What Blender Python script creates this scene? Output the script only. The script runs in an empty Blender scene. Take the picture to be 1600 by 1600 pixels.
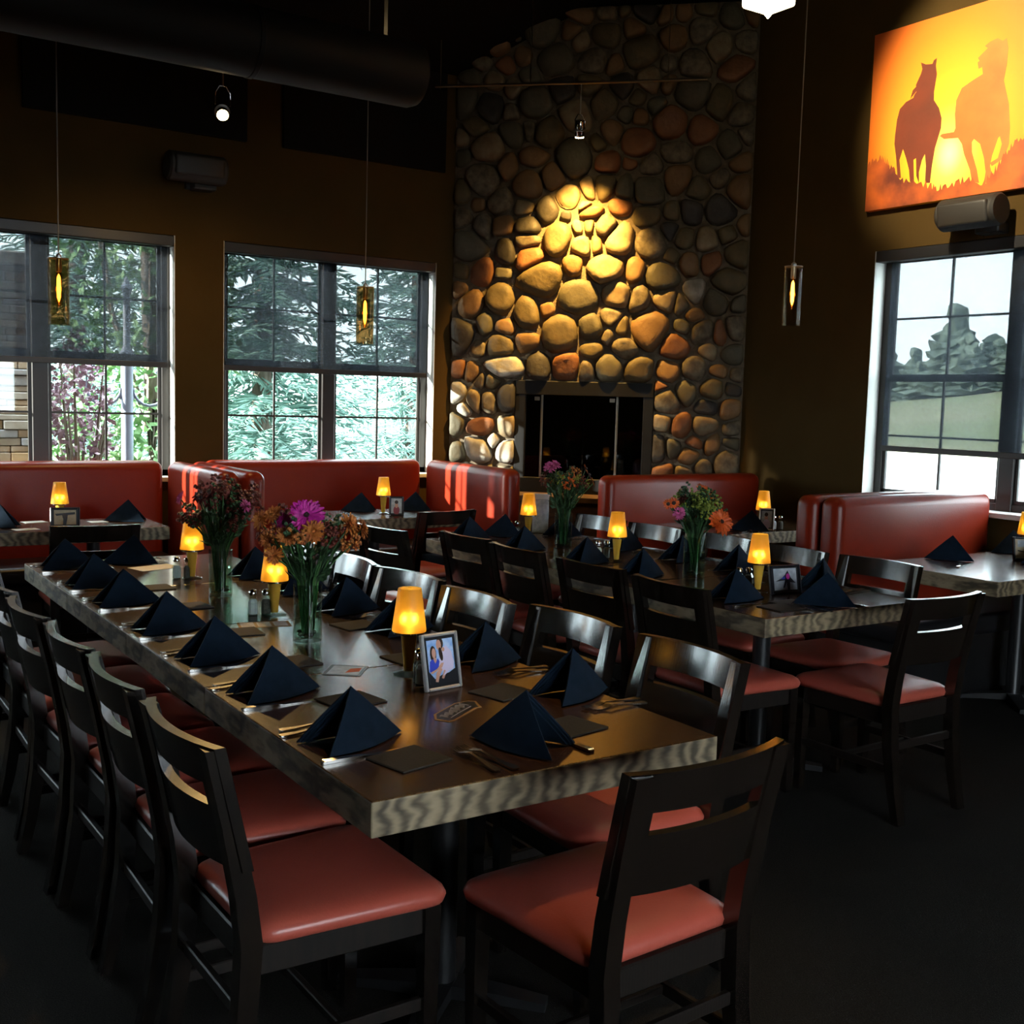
import bpy, bmesh, math, random
from mathutils import Vector, Matrix, Euler, noise
PI = math.pi
R = math.radians
S = bpy.context.scene
COL = S.collection
random.seed(7)

# ------------------------------------------------------------------ camera
cam = bpy.data.cameras.new('camera')
cam.sensor_fit = 'HORIZONTAL'
cam.sensor_width = 36.0
cam.lens = 36.0 * 1760.54 / 1600.0
cam.clip_start = 0.05
cam.clip_end = 500
camo = bpy.data.objects.new('camera', cam)
COL.objects.link(camo)
_yaw, _pit, _rol = 0.58961, 0.09819, 0.02816
_F = Vector((math.sin(_yaw) * math.cos(_pit), math.cos(_yaw) * math.cos(_pit), -math.sin(_pit)))
_X = Vector((math.cos(_yaw), -math.sin(_yaw), 0))
_U = _X.cross(_F)
_X2 = _X * math.cos(_rol) + _U * math.sin(_rol)
_U2 = _U * math.cos(_rol) - _X * math.sin(_rol)
camo.matrix_world = Matrix(((_X2.x, _U2.x, -_F.x, 0), (_X2.y, _U2.y, -_F.y, 0), (_X2.z, _U2.z, -_F.z, 1.55), (0, 0, 0, 1)))
S.camera = camo

# ------------------------------------------------------------------ exposure, sky, sun, lamps of the room
S.view_settings.view_transform = 'Standard'
S.view_settings.look = 'None'
S.view_settings.gamma = 1.0
S.view_settings.use_curve_mapping = False
S.view_settings.exposure = -0.8
S.cycles.max_bounces = 8
S.cycles.transparent_max_bounces = 16
S.cycles.sample_clamp_indirect = 4.0
S.cycles.caustics_reflective = False
S.cycles.caustics_refractive = False

w = bpy.data.worlds.new('sky')
S.world = w
w.use_nodes = True
bg = w.node_tree.nodes['Background']
bg.inputs[0].default_value = (0.80, 0.92, 1.0, 1)
bg.inputs[1].default_value = 34.0


def aim(o, target):
    d = Vector(target) - Vector(o.location)
    o.rotation_euler = d.to_track_quat('-Z', 'Y').to_euler()


def light(name, kind, loc, energy, color, target=None, size=0.03, cone=None, blend=0.6, parent=None):
    l = bpy.data.lights.new(name, kind)
    l.energy = energy
    l.color = color
    if kind in ('POINT', 'SPOT'):
        l.shadow_soft_size = size
    if cone:
        l.spot_size = R(cone)
        l.spot_blend = blend
    o = bpy.data.objects.new(name, l)
    COL.objects.link(o)
    o.location = loc
    if target:
        aim(o, target)
    if parent:
        o.parent = parent
    return o


sun = light('sun', 'SUN', (0, 0, 30), 95.0, (1.0, 0.95, 0.86))
sun.data.angle = R(0.6)
sun.rotation_euler = Vector((1.0, -0.29, -0.20)).to_track_quat('-Z', 'Y').to_euler()
WARM = (1.0, 0.62, 0.22)
# spots: above the fireplace stones, over the booths, on the painting, over the near table
light('fireplace_spot_light', 'SPOT', (5.05, 6.80, 3.40), 1700, (1.0, 0.55, 0.12), (5.36, 7.19, 2.50), 0.03, 84, 1.0)
light('booth_spot_light', 'SPOT', (2.31, 6.61, 3.12), 120, WARM, (2.2, 7.1, 0.5), 0.03, 150, 1.0)
light('booth_spot_beam', 'SPOT', (2.31, 6.61, 3.12), 380, WARM, (0.75, 4.2, 0.6), 0.035, 50, 1.0)
light('painting_spot_light', 'SPOT', (3.95, 4.0, 4.2), 1500, (1.0, 0.84, 0.58), (6.25, 4.16, 3.47), 0.04, 50, 0.5)
light('table_spot_light', 'SPOT', (2.9, 2.6, 4.3), 230, WARM, (1.78, 2.25, 0.76), 0.04, 34, 1.0)


# ------------------------------------------------------------------ materials
def new_mat(name):
    m = bpy.data.materials.new(name)
    m.use_nodes = True
    nt = m.node_tree
    return m, nt, nt.nodes['Principled BSDF']


def mat(name, base, rough=0.5, metal=0.0, spec=0.5, coat=0.0, coat_rough=0.1, emis=None, estr=0.0,
        c2=None, nscale=8.0, stretch=(1, 1, 1), bump=0.0, bscale=60.0, detail=4.0, lo=0.35, hi=0.65, sheen=0.0):
    m, nt, p = new_mat(name)
    p.inputs['Base Color'].default_value = (*base, 1)
    p.inputs['Roughness'].default_value = rough
    p.inputs['Metallic'].default_value = metal
    p.inputs['Specular IOR Level'].default_value = spec
    p.inputs['Coat Weight'].default_value = coat
    p.inputs['Coat Roughness'].default_value = coat_rough
    p.inputs['Sheen Weight'].default_value = sheen
    if emis:
        p.inputs['Emission Color'].default_value = (*emis, 1)
        p.inputs['Emission Strength'].default_value = estr
    tc = nt.nodes.new('ShaderNodeTexCoord')
    mp = nt.nodes.new('ShaderNodeMapping')
    mp.inputs['Scale'].default_value = stretch
    nt.links.new(tc.outputs['Object'], mp.inputs['Vector'])
    if c2:
        n = nt.nodes.new('ShaderNodeTexNoise')
        n.inputs['Scale'].default_value = nscale
        n.inputs['Detail'].default_value = detail
        nt.links.new(mp.outputs[0], n.inputs['Vector'])
        cr = nt.nodes.new('ShaderNodeValToRGB')
        cr.color_ramp.elements[0].position = lo
        cr.color_ramp.elements[1].position = hi
        cr.color_ramp.elements[0].color = (*base, 1)
        cr.color_ramp.elements[1].color = (*c2, 1)
        nt.links.new(n.outputs['Fac'], cr.inputs['Fac'])
        nt.links.new(cr.outputs['Color'], p.inputs['Base Color'])
    if bump:
        n2 = nt.nodes.new('ShaderNodeTexNoise')
        n2.inputs['Scale'].default_value = bscale
        n2.inputs['Detail'].default_value = 5.0
        nt.links.new(mp.outputs[0], n2.inputs['Vector'])
        b = nt.nodes.new('ShaderNodeBump')
        b.inputs['Strength'].default_value = bump
        b.inputs['Distance'].default_value = 0.01
        nt.links.new(n2.outputs['Fac'], b.inputs['Height'])
        nt.links.new(b.outputs['Normal'], p.inputs['Normal'])
    return m


def see_through(name, trans, tint=(1, 1, 1), gloss_rough=0.02, ior=1.45, cloth=None, translucent=0.0):
    """Clear panes and glassware (cloth None) or open-weave screens (cloth = yarn colour)."""
    m = bpy.data.materials.new(name)
    m.use_nodes = True
    nt = m.node_tree
    nt.nodes.remove(nt.nodes['Principled BSDF'])
    out = nt.nodes['Material Output']
    tr = nt.nodes.new('ShaderNodeBsdfTransparent')
    tr.inputs[0].default_value = (*[t * trans for t in tint], 1)
    mix = nt.nodes.new('ShaderNodeMixShader')
    if cloth is None:
        g = nt.nodes.new('ShaderNodeBsdfGlossy')
        g.inputs['Roughness'].default_value = gloss_rough
        lw = nt.nodes.new('ShaderNodeLayerWeight')
        lw.inputs['Blend'].default_value = 0.5
        pw = nt.nodes.new('ShaderNodeMath')
        pw.operation = 'POWER'
        pw.inputs[1].default_value = 5.0
        nt.links.new(lw.outputs['Facing'], pw.inputs[0])
        ma = nt.nodes.new('ShaderNodeMath')
        ma.operation = 'MULTIPLY_ADD'
        ma.inputs[1].default_value = 0.85
        ma.inputs[2].default_value = ((ior - 1) / (ior + 1)) ** 2
        nt.links.new(pw.outputs[0], ma.inputs[0])
        nt.links.new(ma.outputs[0], mix.inputs[0])
        nt.links.new(tr.outputs[0], mix.inputs[1])
        nt.links.new(g.outputs[0], mix.inputs[2])
    else:
        tr.inputs[0].default_value = (1, 1, 1, 1)
        d = nt.nodes.new('ShaderNodeBsdfDiffuse')
        d.inputs[0].default_value = (*cloth, 1)
        tl = nt.nodes.new('ShaderNodeBsdfTranslucent')
        tl.inputs[0].default_value = (*cloth, 1)
        mx = nt.nodes.new('ShaderNodeMixShader')
        mx.inputs[0].default_value = translucent
        nt.links.new(d.outputs[0], mx.inputs[1])
        nt.links.new(tl.outputs[0], mx.inputs[2])
        mix.inputs[0].default_value = trans
        nt.links.new(mx.outputs[0], mix.inputs[1])
        nt.links.new(tr.outputs[0], mix.inputs[2])
    nt.links.new(mix.outputs[0], out.inputs['Surface'])
    return m


def lamp_glass(name, col, thru):
    """frosted glass: part of the light spreads evenly, part goes on in a blurred forward lobe"""
    m = bpy.data.materials.new(name)
    m.use_nodes = True
    nt = m.node_tree
    p = nt.nodes['Principled BSDF']
    p.inputs['Base Color'].default_value = (*col, 1)
    p.inputs['Roughness'].default_value = 0.4
    tl = nt.nodes.new('ShaderNodeBsdfTranslucent')
    tl.inputs[0].default_value = (*col, 1)
    rf = nt.nodes.new('ShaderNodeBsdfRefraction')
    rf.inputs['Color'].default_value = (*thru, 1)
    rf.inputs['Roughness'].default_value = 0.9
    rf.inputs['IOR'].default_value = 1.25
    m1 = nt.nodes.new('ShaderNodeMixShader')
    m1.inputs[0].default_value = 0.42
    m2 = nt.nodes.new('ShaderNodeMixShader')
    m2.inputs[0].default_value = 0.72
    nt.links.new(tl.outputs[0], m1.inputs[1])
    nt.links.new(rf.outputs[0], m1.inputs[2])
    nt.links.new(p.outputs[0], m2.inputs[1])
    nt.links.new(m1.outputs[0], m2.inputs[2])
    nt.links.new(m2.outputs[0], nt.nodes['Material Output'].inputs['Surface'])
    return m


def emit(name, col, strength):
    m = bpy.data.materials.new(name)
    m.use_nodes = True
    nt = m.node_tree
    nt.nodes.remove(nt.nodes['Principled BSDF'])
    e = nt.nodes.new('ShaderNodeEmission')
    e.inputs[0].default_value = (*col, 1)
    e.inputs[1].default_value = strength
    nt.links.new(e.outputs[0], nt.nodes['Material Output'].inputs['Surface'])
    return m


def wood_mat(name, dark, light_, rough, scale=3.0, stretch=(6, 0.7, 6), coat=0.0, wave=True, spec=0.5, bump=0.05):
    m, nt, p = new_mat(name)
    p.inputs['Roughness'].default_value = rough
    p.inputs['Specular IOR Level'].default_value = spec
    p.inputs['Coat Weight'].default_value = coat
    p.inputs['Coat Roughness'].default_value = 0.12
    tc = nt.nodes.new('ShaderNodeTexCoord')
    mp = nt.nodes.new('ShaderNodeMapping')
    mp.inputs['Scale'].default_value = stretch
    nt.links.new(tc.outputs['Object'], mp.inputs['Vector'])
    n = nt.nodes.new('ShaderNodeTexNoise')
    n.inputs['Scale'].default_value = scale
    n.inputs['Detail'].default_value = 6
    n.inputs['Distortion'].default_value = 1.2
    nt.links.new(mp.outputs[0], n.inputs['Vector'])
    wv = nt.nodes.new('ShaderNodeTexWave')
    wv.inputs['Scale'].default_value = scale * 1.4
    wv.inputs['Distortion'].default_value = 9.0
    wv.inputs['Detail'].default_value = 3.0
    nt.links.new(mp.outputs[0], wv.inputs['Vector'])
    mx = nt.nodes.new('ShaderNodeMix')
    mx.data_type = 'FLOAT'
    mx.inputs[0].default_value = 0.4 if wave else 0.0
    nt.links.new(n.outputs['Fac'], mx.inputs[2])
    nt.links.new(wv.outputs['Fac'], mx.inputs[3])
    cr = nt.nodes.new('ShaderNodeValToRGB')
    cr.color_ramp.elements[0].position = 0.25
    cr.color_ramp.elements[1].position = 0.75
    cr.color_ramp.elements[0].color = (*dark, 1)
    cr.color_ramp.elements[1].color = (*light_, 1)
    nt.links.new(mx.outputs[0], cr.inputs['Fac'])
    nt.links.new(cr.outputs[0], p.inputs['Base Color'])
    if bump:
        b = nt.nodes.new('ShaderNodeBump')
        b.inputs['Strength'].default_value = bump
        b.inputs['Distance'].default_value = 0.01
        nt.links.new(mx.outputs[0], b.inputs['Height'])
        nt.links.new(b.outputs[0], p.inputs['Normal'])
    return m


M = {}
M['wall'] = mat('olive brown paint', (0.056, 0.033, 0.009), 0.8, c2=(0.048, 0.028, 0.007), nscale=3, bump=0.05, bscale=90, spec=0.08)
M['ceiling'] = mat('black ceiling paint', (0.004, 0.0036, 0.0032), 0.9, spec=0.1)
M['carpet'] = mat('charcoal carpet', (0.010, 0.0095, 0.0085), 0.95, c2=(0.024, 0.021, 0.017), nscale=220, bump=0.6, bscale=260, spec=0.1)
M['frame_dark'] = mat('dark bronze window paint', (0.020, 0.017, 0.015), 0.45)
M['sill'] = mat('white painted sill', (0.75, 0.76, 0.76), 0.5)
M['reveal'] = mat('pale reveal paint', (0.62, 0.62, 0.58), 0.6)
M['glass'] = see_through('window glass', 0.94, (0.97, 1.0, 0.99))
M['screen'] = see_through('charcoal solar screen', 0.27, cloth=(0.034, 0.040, 0.048), translucent=0.6)
M['chair_wood'] = wood_mat('espresso stained wood', (0.006, 0.004, 0.003), (0.012, 0.0075, 0.005), 0.2, 6, (4, 4, 0.5), bump=0.015, spec=0.8, coat=0.4)
M['chair_rail'] = wood_mat('matte espresso wood', (0.006, 0.004, 0.003), (0.012, 0.0075, 0.005), 0.5, 6, (4, 4, 0.5), bump=0.02, spec=0.3)  # matte finish keeps bright glints off stretchers and seat frames
M['vinyl_seat'] = mat('rust red seat vinyl', (0.46, 0.090, 0.060), 0.32, bump=0.06, bscale=180, c2=(0.42, 0.076, 0.050), nscale=6)
M['vinyl_booth'] = mat('rust red booth vinyl', (0.21, 0.017, 0.0045), 0.32, spec=0.3, bump=0.08, bscale=150, c2=(0.185, 0.014, 0.004), nscale=4)
M['vinyl_black'] = mat('black bench vinyl', (0.012, 0.012, 0.014), 0.30, bump=0.05, bscale=150)
M['table_top'] = wood_mat('dark varnished table wood', (0.040, 0.018, 0.008), (0.082, 0.040, 0.018), 0.25, 2.2, (5, 0.5, 5), bump=0.012, coat=0.5)
M['table_edge'] = wood_mat('raw walnut slab edge', (0.055, 0.040, 0.022), (0.31, 0.235, 0.14), 0.6, 3.2, (1.4, 1.4, 4.0), bump=0.3)
M['black_metal'] = mat('black painted metal', (0.012, 0.012, 0.013), 0.35, spec=0.5)
M['silver'] = mat('satin silver frame', (0.62, 0.61, 0.60), 0.35, metal=0.55)
M['fire_frame'] = mat('black iron fireplace frame', (0.004, 0.004, 0.004), 0.55, spec=0.2)
M['chrome'] = mat('polished chrome', (0.80, 0.80, 0.80), 0.12, metal=1.0)
M['steel'] = mat('stainless steel', (0.62, 0.60, 0.57), 0.2, metal=1.0)
M['brushed'] = mat('brushed nickel', (0.55, 0.53, 0.50), 0.3, metal=1.0)
M['napkin'] = mat('navy napkin cloth', (0.004, 0.0105, 0.020), 0.9, c2=(0.006, 0.0135, 0.026), nscale=30, bump=0.15, bscale=500, spec=0.1)
M['coaster'] = mat('grey brown leather mat', (0.019, 0.017, 0.013), 0.8, bump=0.2, bscale=200)
M['amber'] = lamp_glass('frosted amber glass', (0.62, 0.36, 0.06), (0.95, 0.72, 0.20))
M['amber_stem'] = mat('amber glass stem', (0.75, 0.42, 0.05), 0.2, spec=0.6)
M['flame'] = emit('candle bulb', (1.0, 0.55, 0.10), 14)
M['clear'] = see_through('clear glassware', 0.93, (0.93, 1.0, 0.96), 0.03, 1.5)
M['smoke'] = see_through('smoky pendant glass', 0.76, (1.0, 0.86, 0.62), 0.03, 1.5)
M['pend_clear'] = see_through('clear pendant glass', 0.9, (1.0, 0.95, 0.85), 0.03, 1.6)
M['filament'] = emit('glowing filament', (1.0, 0.46, 0.09), 50)
M['bulb_glass'] = see_through('amber bulb glass', 0.92, (1.0, 0.72, 0.35), 0.05, 1.4)
M['salt'] = mat('white salt', (0.75, 0.78, 0.78), 0.8)
M['pepper'] = mat('ground pepper', (0.09, 0.08, 0.07), 0.9, c2=(0.2, 0.18, 0.16), nscale=300)
M['water'] = see_through('vase water', 0.90, (0.85, 0.97, 0.90), 0.02, 1.2)
M['stem_green'] = mat('flower stem green', (0.055, 0.16, 0.035), 0.5, c2=(0.03, 0.10, 0.03), nscale=20)
M['leaf'] = mat('dark flower leaf', (0.020, 0.060, 0.022), 0.5, c2=(0.035, 0.085, 0.030), nscale=30)
M['filler_green'] = mat('yellow green filler', (0.26, 0.30, 0.035), 0.6, c2=(0.16, 0.22, 0.03), nscale=40)  # the filler sprigs' own yellow green
M['magenta'] = mat('magenta petal', (0.66, 0.026, 0.36), 0.55, c2=(0.52, 0.018, 0.28), nscale=30)
M['orange_petal'] = mat('orange petal', (0.75, 0.135, 0.012), 0.55, c2=(0.62, 0.085, 0.008), nscale=30)
M['bronze'] = mat('bronze chrysanthemum petal', (0.60, 0.21, 0.035), 0.6, c2=(0.40, 0.105, 0.022), nscale=40)
M['burgundy'] = mat('burgundy petal', (0.11, 0.014, 0.014), 0.6, c2=(0.16, 0.03, 0.015), nscale=40)
M['pink'] = mat('pink petal', (0.55, 0.10, 0.26), 0.6)
M['floret'] = mat('dark flower centre', (0.030, 0.012, 0.010), 0.8, bump=0.5, bscale=400)
M['mortar'] = mat('grey tan mortar', (0.075, 0.055, 0.032), 0.9, c2=(0.12, 0.09, 0.055), nscale=20, bump=0.6, bscale=50)
M['soot'] = mat('black firebox', (0.006, 0.006, 0.006), 0.7)
M['fire_glass'] = see_through('dark fireplace glass', 0.25, (1, 1, 1), 0.02, 1.5)
M['hearth'] = wood_mat('brown hearth wood', (0.055, 0.028, 0.012), (0.10, 0.055, 0.026), 0.5, 3, (0.6, 0.6, 5))
M['paper'] = mat('white paper', (0.78, 0.78, 0.76), 0.8)
M['tan'] = mat('tan card print', (0.45, 0.28, 0.12), 0.6)
M['black_card'] = mat('black card print', (0.012, 0.010, 0.010), 0.4)
M['gold_edge'] = mat('gold card border', (0.50, 0.30, 0.11), 0.4)
M['grey_ink'] = mat('pale grey ink', (0.48, 0.45, 0.43), 0.5)
M['rail'] = mat('dark brass rail', (0.16, 0.12, 0.08), 0.4, metal=1.0)
M['speaker'] = mat('charcoal speaker plastic', (0.016, 0.014, 0.011), 0.55, bump=0.1, bscale=400)
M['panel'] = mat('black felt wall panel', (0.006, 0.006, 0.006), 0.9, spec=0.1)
M['duct'] = mat('black painted duct', (0.005, 0.0048, 0.0048), 0.6, spec=0.15)
M['cord'] = mat('grey pendant cord', (0.16, 0.14, 0.12), 0.5)
M['fixture_glass'] = emit('lit opal glass', (1.0, 0.80, 0.42), 30)
M['spot_lens'] = emit('lit spot lens', (1.0, 0.72, 0.34), 60)
M['skin'] = mat('printed skin tone', (0.62, 0.33, 0.24), 0.35)
M['hair'] = mat('printed dark hair', (0.035, 0.018, 0.012), 0.35)
M['ph_blue'] = mat('printed bright blue', (0.04, 0.07, 0.55), 0.35)
M['ph_sky'] = mat('printed sky blue', (0.22, 0.42, 0.80), 0.35, c2=(0.50, 0.65, 0.90), nscale=60)
M['ph_lilac'] = mat('printed pale lilac', (0.66, 0.58, 0.78), 0.35)
M['ph_black'] = mat('printed black', (0.010, 0.010, 0.014), 0.35)
M['ph_grey'] = mat('printed grey', (0.35, 0.38, 0.42), 0.35, c2=(0.55, 0.58, 0.60), nscale=40)
M['ph_sand'] = mat('printed sepia sand', (0.55, 0.44, 0.28), 0.35, c2=(0.42, 0.32, 0.19), nscale=25)
M['ph_red'] = mat('printed dark red', (0.30, 0.05, 0.07), 0.35)
# outdoors
M['pavement'] = mat('grey concrete paving', (0.21, 0.205, 0.195), 0.9, c2=(0.17, 0.166, 0.158), nscale=0.6)
M['lawn'] = mat('dry grass hill', (0.15, 0.185, 0.095), 0.95, c2=(0.25, 0.24, 0.15), nscale=0.12)
M['needles'] = mat('blue green spruce needles', (0.08, 0.17, 0.14), 0.7, c2=(0.22, 0.36, 0.31), nscale=3)
M['needles_far'] = mat('hazy far conifer green', (0.085, 0.125, 0.105), 0.8, c2=(0.12, 0.165, 0.13), nscale=1.2)  # lightened green: haze over the distant trees is put into the colour
M['broad_leaf'] = mat('broad green leaf', (0.11, 0.25, 0.085), 0.6, c2=(0.20, 0.34, 0.15), nscale=4)
M['red_leaf'] = mat('purple shrub leaf', (0.24, 0.14, 0.20), 0.6, c2=(0.36, 0.24, 0.28), nscale=4)
M['bark'] = mat('grey brown bark', (0.10, 0.075, 0.055), 0.9, c2=(0.17, 0.14, 0.11), nscale=12, stretch=(3, 3, 0.5), bump=0.6, bscale=20)
M['post_paint'] = mat('blue grey lamp post paint', (0.20, 0.23, 0.30), 0.5)
for k, c, c2 in (('a', (0.50, 0.46, 0.40), (0.38, 0.34, 0.28)), ('b', (0.42, 0.32, 0.21), (0.50, 0.40, 0.30)), ('c', (0.30, 0.30, 0.31), (0.40, 0.40, 0.40)), ('d', (0.55, 0.38, 0.20), (0.45, 0.30, 0.16))):
    M['ledge_' + k] = mat('ledgestone ' + k, c, 0.85, c2=c2, nscale=8, bump=0.4, bscale=30)
STONE = []
for k, (c, c2, sc) in enumerate([
        ((0.105, 0.078, 0.036), (0.065, 0.050, 0.024), 9), ((0.165, 0.095, 0.040), (0.115, 0.064, 0.026), 8),
        ((0.185, 0.080, 0.032), (0.130, 0.052, 0.021), 10), ((0.026, 0.023, 0.019), (0.040, 0.034, 0.026), 7),
        ((0.200, 0.155, 0.090), (0.140, 0.098, 0.052), 14), ((0.085, 0.074, 0.046), (0.052, 0.046, 0.028), 6),
        ((0.330, 0.310, 0.265), (0.200, 0.185, 0.155), 12), ((0.140, 0.115, 0.072), (0.070, 0.053, 0.034), 22)]):
    STONE.append(mat('field stone %d' % k, c, 0.62, c2=c2, nscale=sc, bump=0.45, bscale=30, detail=6, spec=0.25))


# ------------------------------------------------------------------ mesh helpers
class MB:
    def __init__(s):
        s.v = []
        s.f = []
        s.mi = []
        s.m = 0

    def add(s, verts, faces, m=None):
        o = len(s.v)
        s.v += [tuple(v) for v in verts]
        s.f += [tuple(i + o for i in f) for f in faces]
        s.mi += [s.m if m is None else m] * len(faces)
        return s

    def box(s, x0, x1, y0, y1, z0, z1, m=None, T=None):
        vs = [(x0, y0, z0), (x1, y0, z0), (x1, y1, z0), (x0, y1, z0), (x0, y0, z1), (x1, y0, z1), (x1, y1, z1), (x0, y1, z1)]
        if T is not None:
            vs = [T @ Vector(v) for v in vs]
        return s.add(vs, [(0, 3, 2, 1), (4, 5, 6, 7), (0, 1, 5, 4), (1, 2, 6, 5), (2, 3, 7, 6), (3, 0, 4, 7)], m)

    def bbox(s, x0, x1, y0, y1, z0, z1, r=0.005, seg=2, m=None, T=None):
        bm = bmesh.new()
        bmesh.ops.create_cube(bm, size=1)
        for v in bm.verts:
            v.co = Vector(((x0 + x1) / 2 + v.co.x * (x1 - x0), (y0 + y1) / 2 + v.co.y * (y1 - y0), (z0 + z1) / 2 + v.co.z * (z1 - z0)))
        bmesh.ops.bevel(bm, geom=bm.edges[:], offset=r, segments=seg, profile=0.5, affect='EDGES')
        s.bm(bm, T, m)
        return s

    def bm(s, bm, T=None, m=None):
        bm.verts.index_update()
        s.add([(T @ v.co) if T is not None else v.co for v in bm.verts], [[v.index for v in f.verts] for f in bm.faces], m)
        bm.free()

    def lathe(s, prof, n=20, c=(0, 0, 0), m=None, T=None, cap=True):
        vs, fs = [], []
        for r, z in prof:
            for k in range(n):
                a = 2 * PI * k / n
                v = Vector((c[0] + r * math.cos(a), c[1] + r * math.sin(a), c[2] + z))
                vs.append(T @ v if T is not None else v)
        for i in range(len(prof) - 1):
            for k in range(n):
                fs.append((i * n + k, i * n + (k + 1) % n, (i + 1) * n + (k + 1) % n, (i + 1) * n + k))
        if cap:
            fs.append(tuple(range(n - 1, -1, -1)))
            fs.append(tuple((len(prof) - 1) * n + k for k in range(n)))
        return s.add(vs, fs, m)

    def tube(s, pts, r, n=8, m=None, cap=True):
        pts = [Vector(p) for p in pts]
        rr = r if isinstance(r, (list, tuple)) else [r] * len(pts)
        vs, fs = [], []
        up = Vector((0, 0, 1))
        for i, p in enumerate(pts):
            t = (pts[min(i + 1, len(pts) - 1)] - pts[max(i - 1, 0)]).normalized()
            a = t.cross(up)
            if a.length < 1e-3:
                a = t.cross(Vector((0, 1, 0)))
            a.normalize()
            b = a.cross(t).normalized()
            for k in range(n):
                q = 2 * PI * k / n
                vs.append(p + (a * math.cos(q) + b * math.sin(q)) * rr[i])
        for i in range(len(pts) - 1):
            for k in range(n):
                fs.append((i * n + k, (i + 1) * n + k, (i + 1) * n + (k + 1) % n, i * n + (k + 1) % n))
        if cap:
            fs.append(tuple(range(n)))
            fs.append(tuple((len(pts) - 1) * n + k for k in range(n - 1, -1, -1)))
        return s.add(vs, fs, m)

    def prism(s, poly, z0, z1, m=None, T=None):
        n = len(poly)
        vs = [(x, y, z0) for x, y in poly] + [(x, y, z1) for x, y in poly]
        if T is not None:
            vs = [T @ Vector(v) for v in vs]
        fs = [tuple(range(n - 1, -1, -1)), tuple(range(n, 2 * n))]
        fs += [(i, (i + 1) % n, n + (i + 1) % n, n + i) for i in range(n)]
        return s.add(vs, fs, m)

    def rings(s, rings, m=None, cap0=True, cap1=True):
        n = len(rings[0])
        vs = [v for r_ in rings for v in r_]
        fs = []
        for i in range(len(rings) - 1):
            for k in range(n):
                fs.append((i * n + k, i * n + (k + 1) % n, (i + 1) * n + (k + 1) % n, (i + 1) * n + k))
        if cap0:
            fs.append(tuple(range(n - 1, -1, -1)))
        if cap1:
            fs.append(tuple((len(rings) - 1) * n + k for k in range(n)))
        return s.add(vs, fs, m)


def obj(name, mb, mats, parent=None, smooth=False, loc=None, rot=None, stuff=False):
    me = bpy.data.meshes.new(name)
    me.from_pydata(mb.v, [], mb.f)
    if not isinstance(mats, (list, tuple)):
        mats = [mats]
    for m in mats:
        me.materials.append(M[m] if isinstance(m, str) else m)
    if len(mats) > 1:
        me.polygons.foreach_set('material_index', mb.mi)
    me.update()
    if smooth:
        me.polygons.foreach_set('use_smooth', [True] * len(me.polygons))
        if smooth is not True:
            me.set_sharp_from_angle(angle=R(smooth))
    o = bpy.data.objects.new(name, me)
    COL.objects.link(o)
    if parent:
        o.parent = parent
    if loc:
        o.location = loc
    if rot is not None:
        o.rotation_euler = rot if isinstance(rot, (tuple, list, Euler)) else (0, 0, rot)
    if stuff:
        o['kind'] = 'stuff'
    return o


def tag(o, label, cat, group=None, kind=None):
    o['label'] = label
    o['category'] = cat
    if group:
        o['group'] = group
    if kind:
        o['kind'] = kind
    return o


def thing(name, label, cat, loc=(0, 0, 0), rot=0.0, group=None):
    o = bpy.data.objects.new(name, None)
    COL.objects.link(o)
    o.location = loc
    o.rotation_euler = rot if isinstance(rot, (tuple, list, Euler)) else (0, 0, rot)
    o.empty_display_size = 0.05
    return tag(o, label, cat, group)


def dup(root, loc, rot, label, group=None):
    def rec(o, par):
        c = o.copy()
        COL.objects.link(c)
        if par:
            c.parent = par
        for ch in o.children:
            rec(ch, c)
        return c
    r = rec(root, None)
    r.location = loc
    r.rotation_euler = rot if isinstance(rot, (tuple, list, Euler)) else (0, 0, rot)
    r['label'] = label
    if group:
        r['group'] = group
    return r


def struct(name, mb, mats, label, cat, parent=None, smooth=False):
    o = obj(name, mb, mats, parent, smooth)
    o['kind'] = 'structure'
    if parent is None:
        o['label'] = label
        o['category'] = cat
    return o


# ------------------------------------------------------------------ room shell
XL, XR, YB, YF, ZC = -3.6, 6.29, 7.9, -3.2, 4.58
mb = MB().box(XL - .2, XR + .2, YF - .2, YB + .2, -0.12, 0.0)
struct('floor', mb, 'carpet', 'dark charcoal carpet floor under the dining tables', 'floor')
mb = MB().box(XL - .2, XR + .2, YF - .2, YB + .2, ZC, ZC + .2)
mb.prism([(0, 0), (0.75, 0), (0, 0.50)], XL, XR, T=Matrix(((0, 0, 1, 0), (-1, 0, 0, YB), (0, -1, 0, ZC), (0, 0, 0, 1))))
struct('ceiling', mb, 'ceiling', 'black painted ceiling high above the room', 'ceiling')


def wall_x(name, y0, y1, openings, label):
    """wall lying along X between y0 and y1; openings (xa, xb, za, zb) sorted in x"""
    b = MB()
    x = XL - .2
    for xa, xb, za, zb in openings:
        b.box(x, xa, y0, y1, 0, ZC)
        b.box(xa, xb, y0, y1, 0, za)
        b.box(xa, xb, y0, y1, zb, ZC)
        x = xb
    b.box(x, XR + .2, y0, y1, 0, ZC)
    return struct(name, b, 'wall', label, 'wall')


def wall_y(name, x0, x1, openings, label):
    b = MB()
    y = YF
    for ya, yb, za, zb in openings:
        b.box(x0, x1, y, ya, 0, ZC)
        b.box(x0, x1, ya, yb, 0, za)
        b.box(x0, x1, ya, yb, zb, ZC)
        y = yb
    b.box(x0, x1, y, YB, 0, ZC)
    return struct(name, b, 'wall', label, 'wall')


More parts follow.
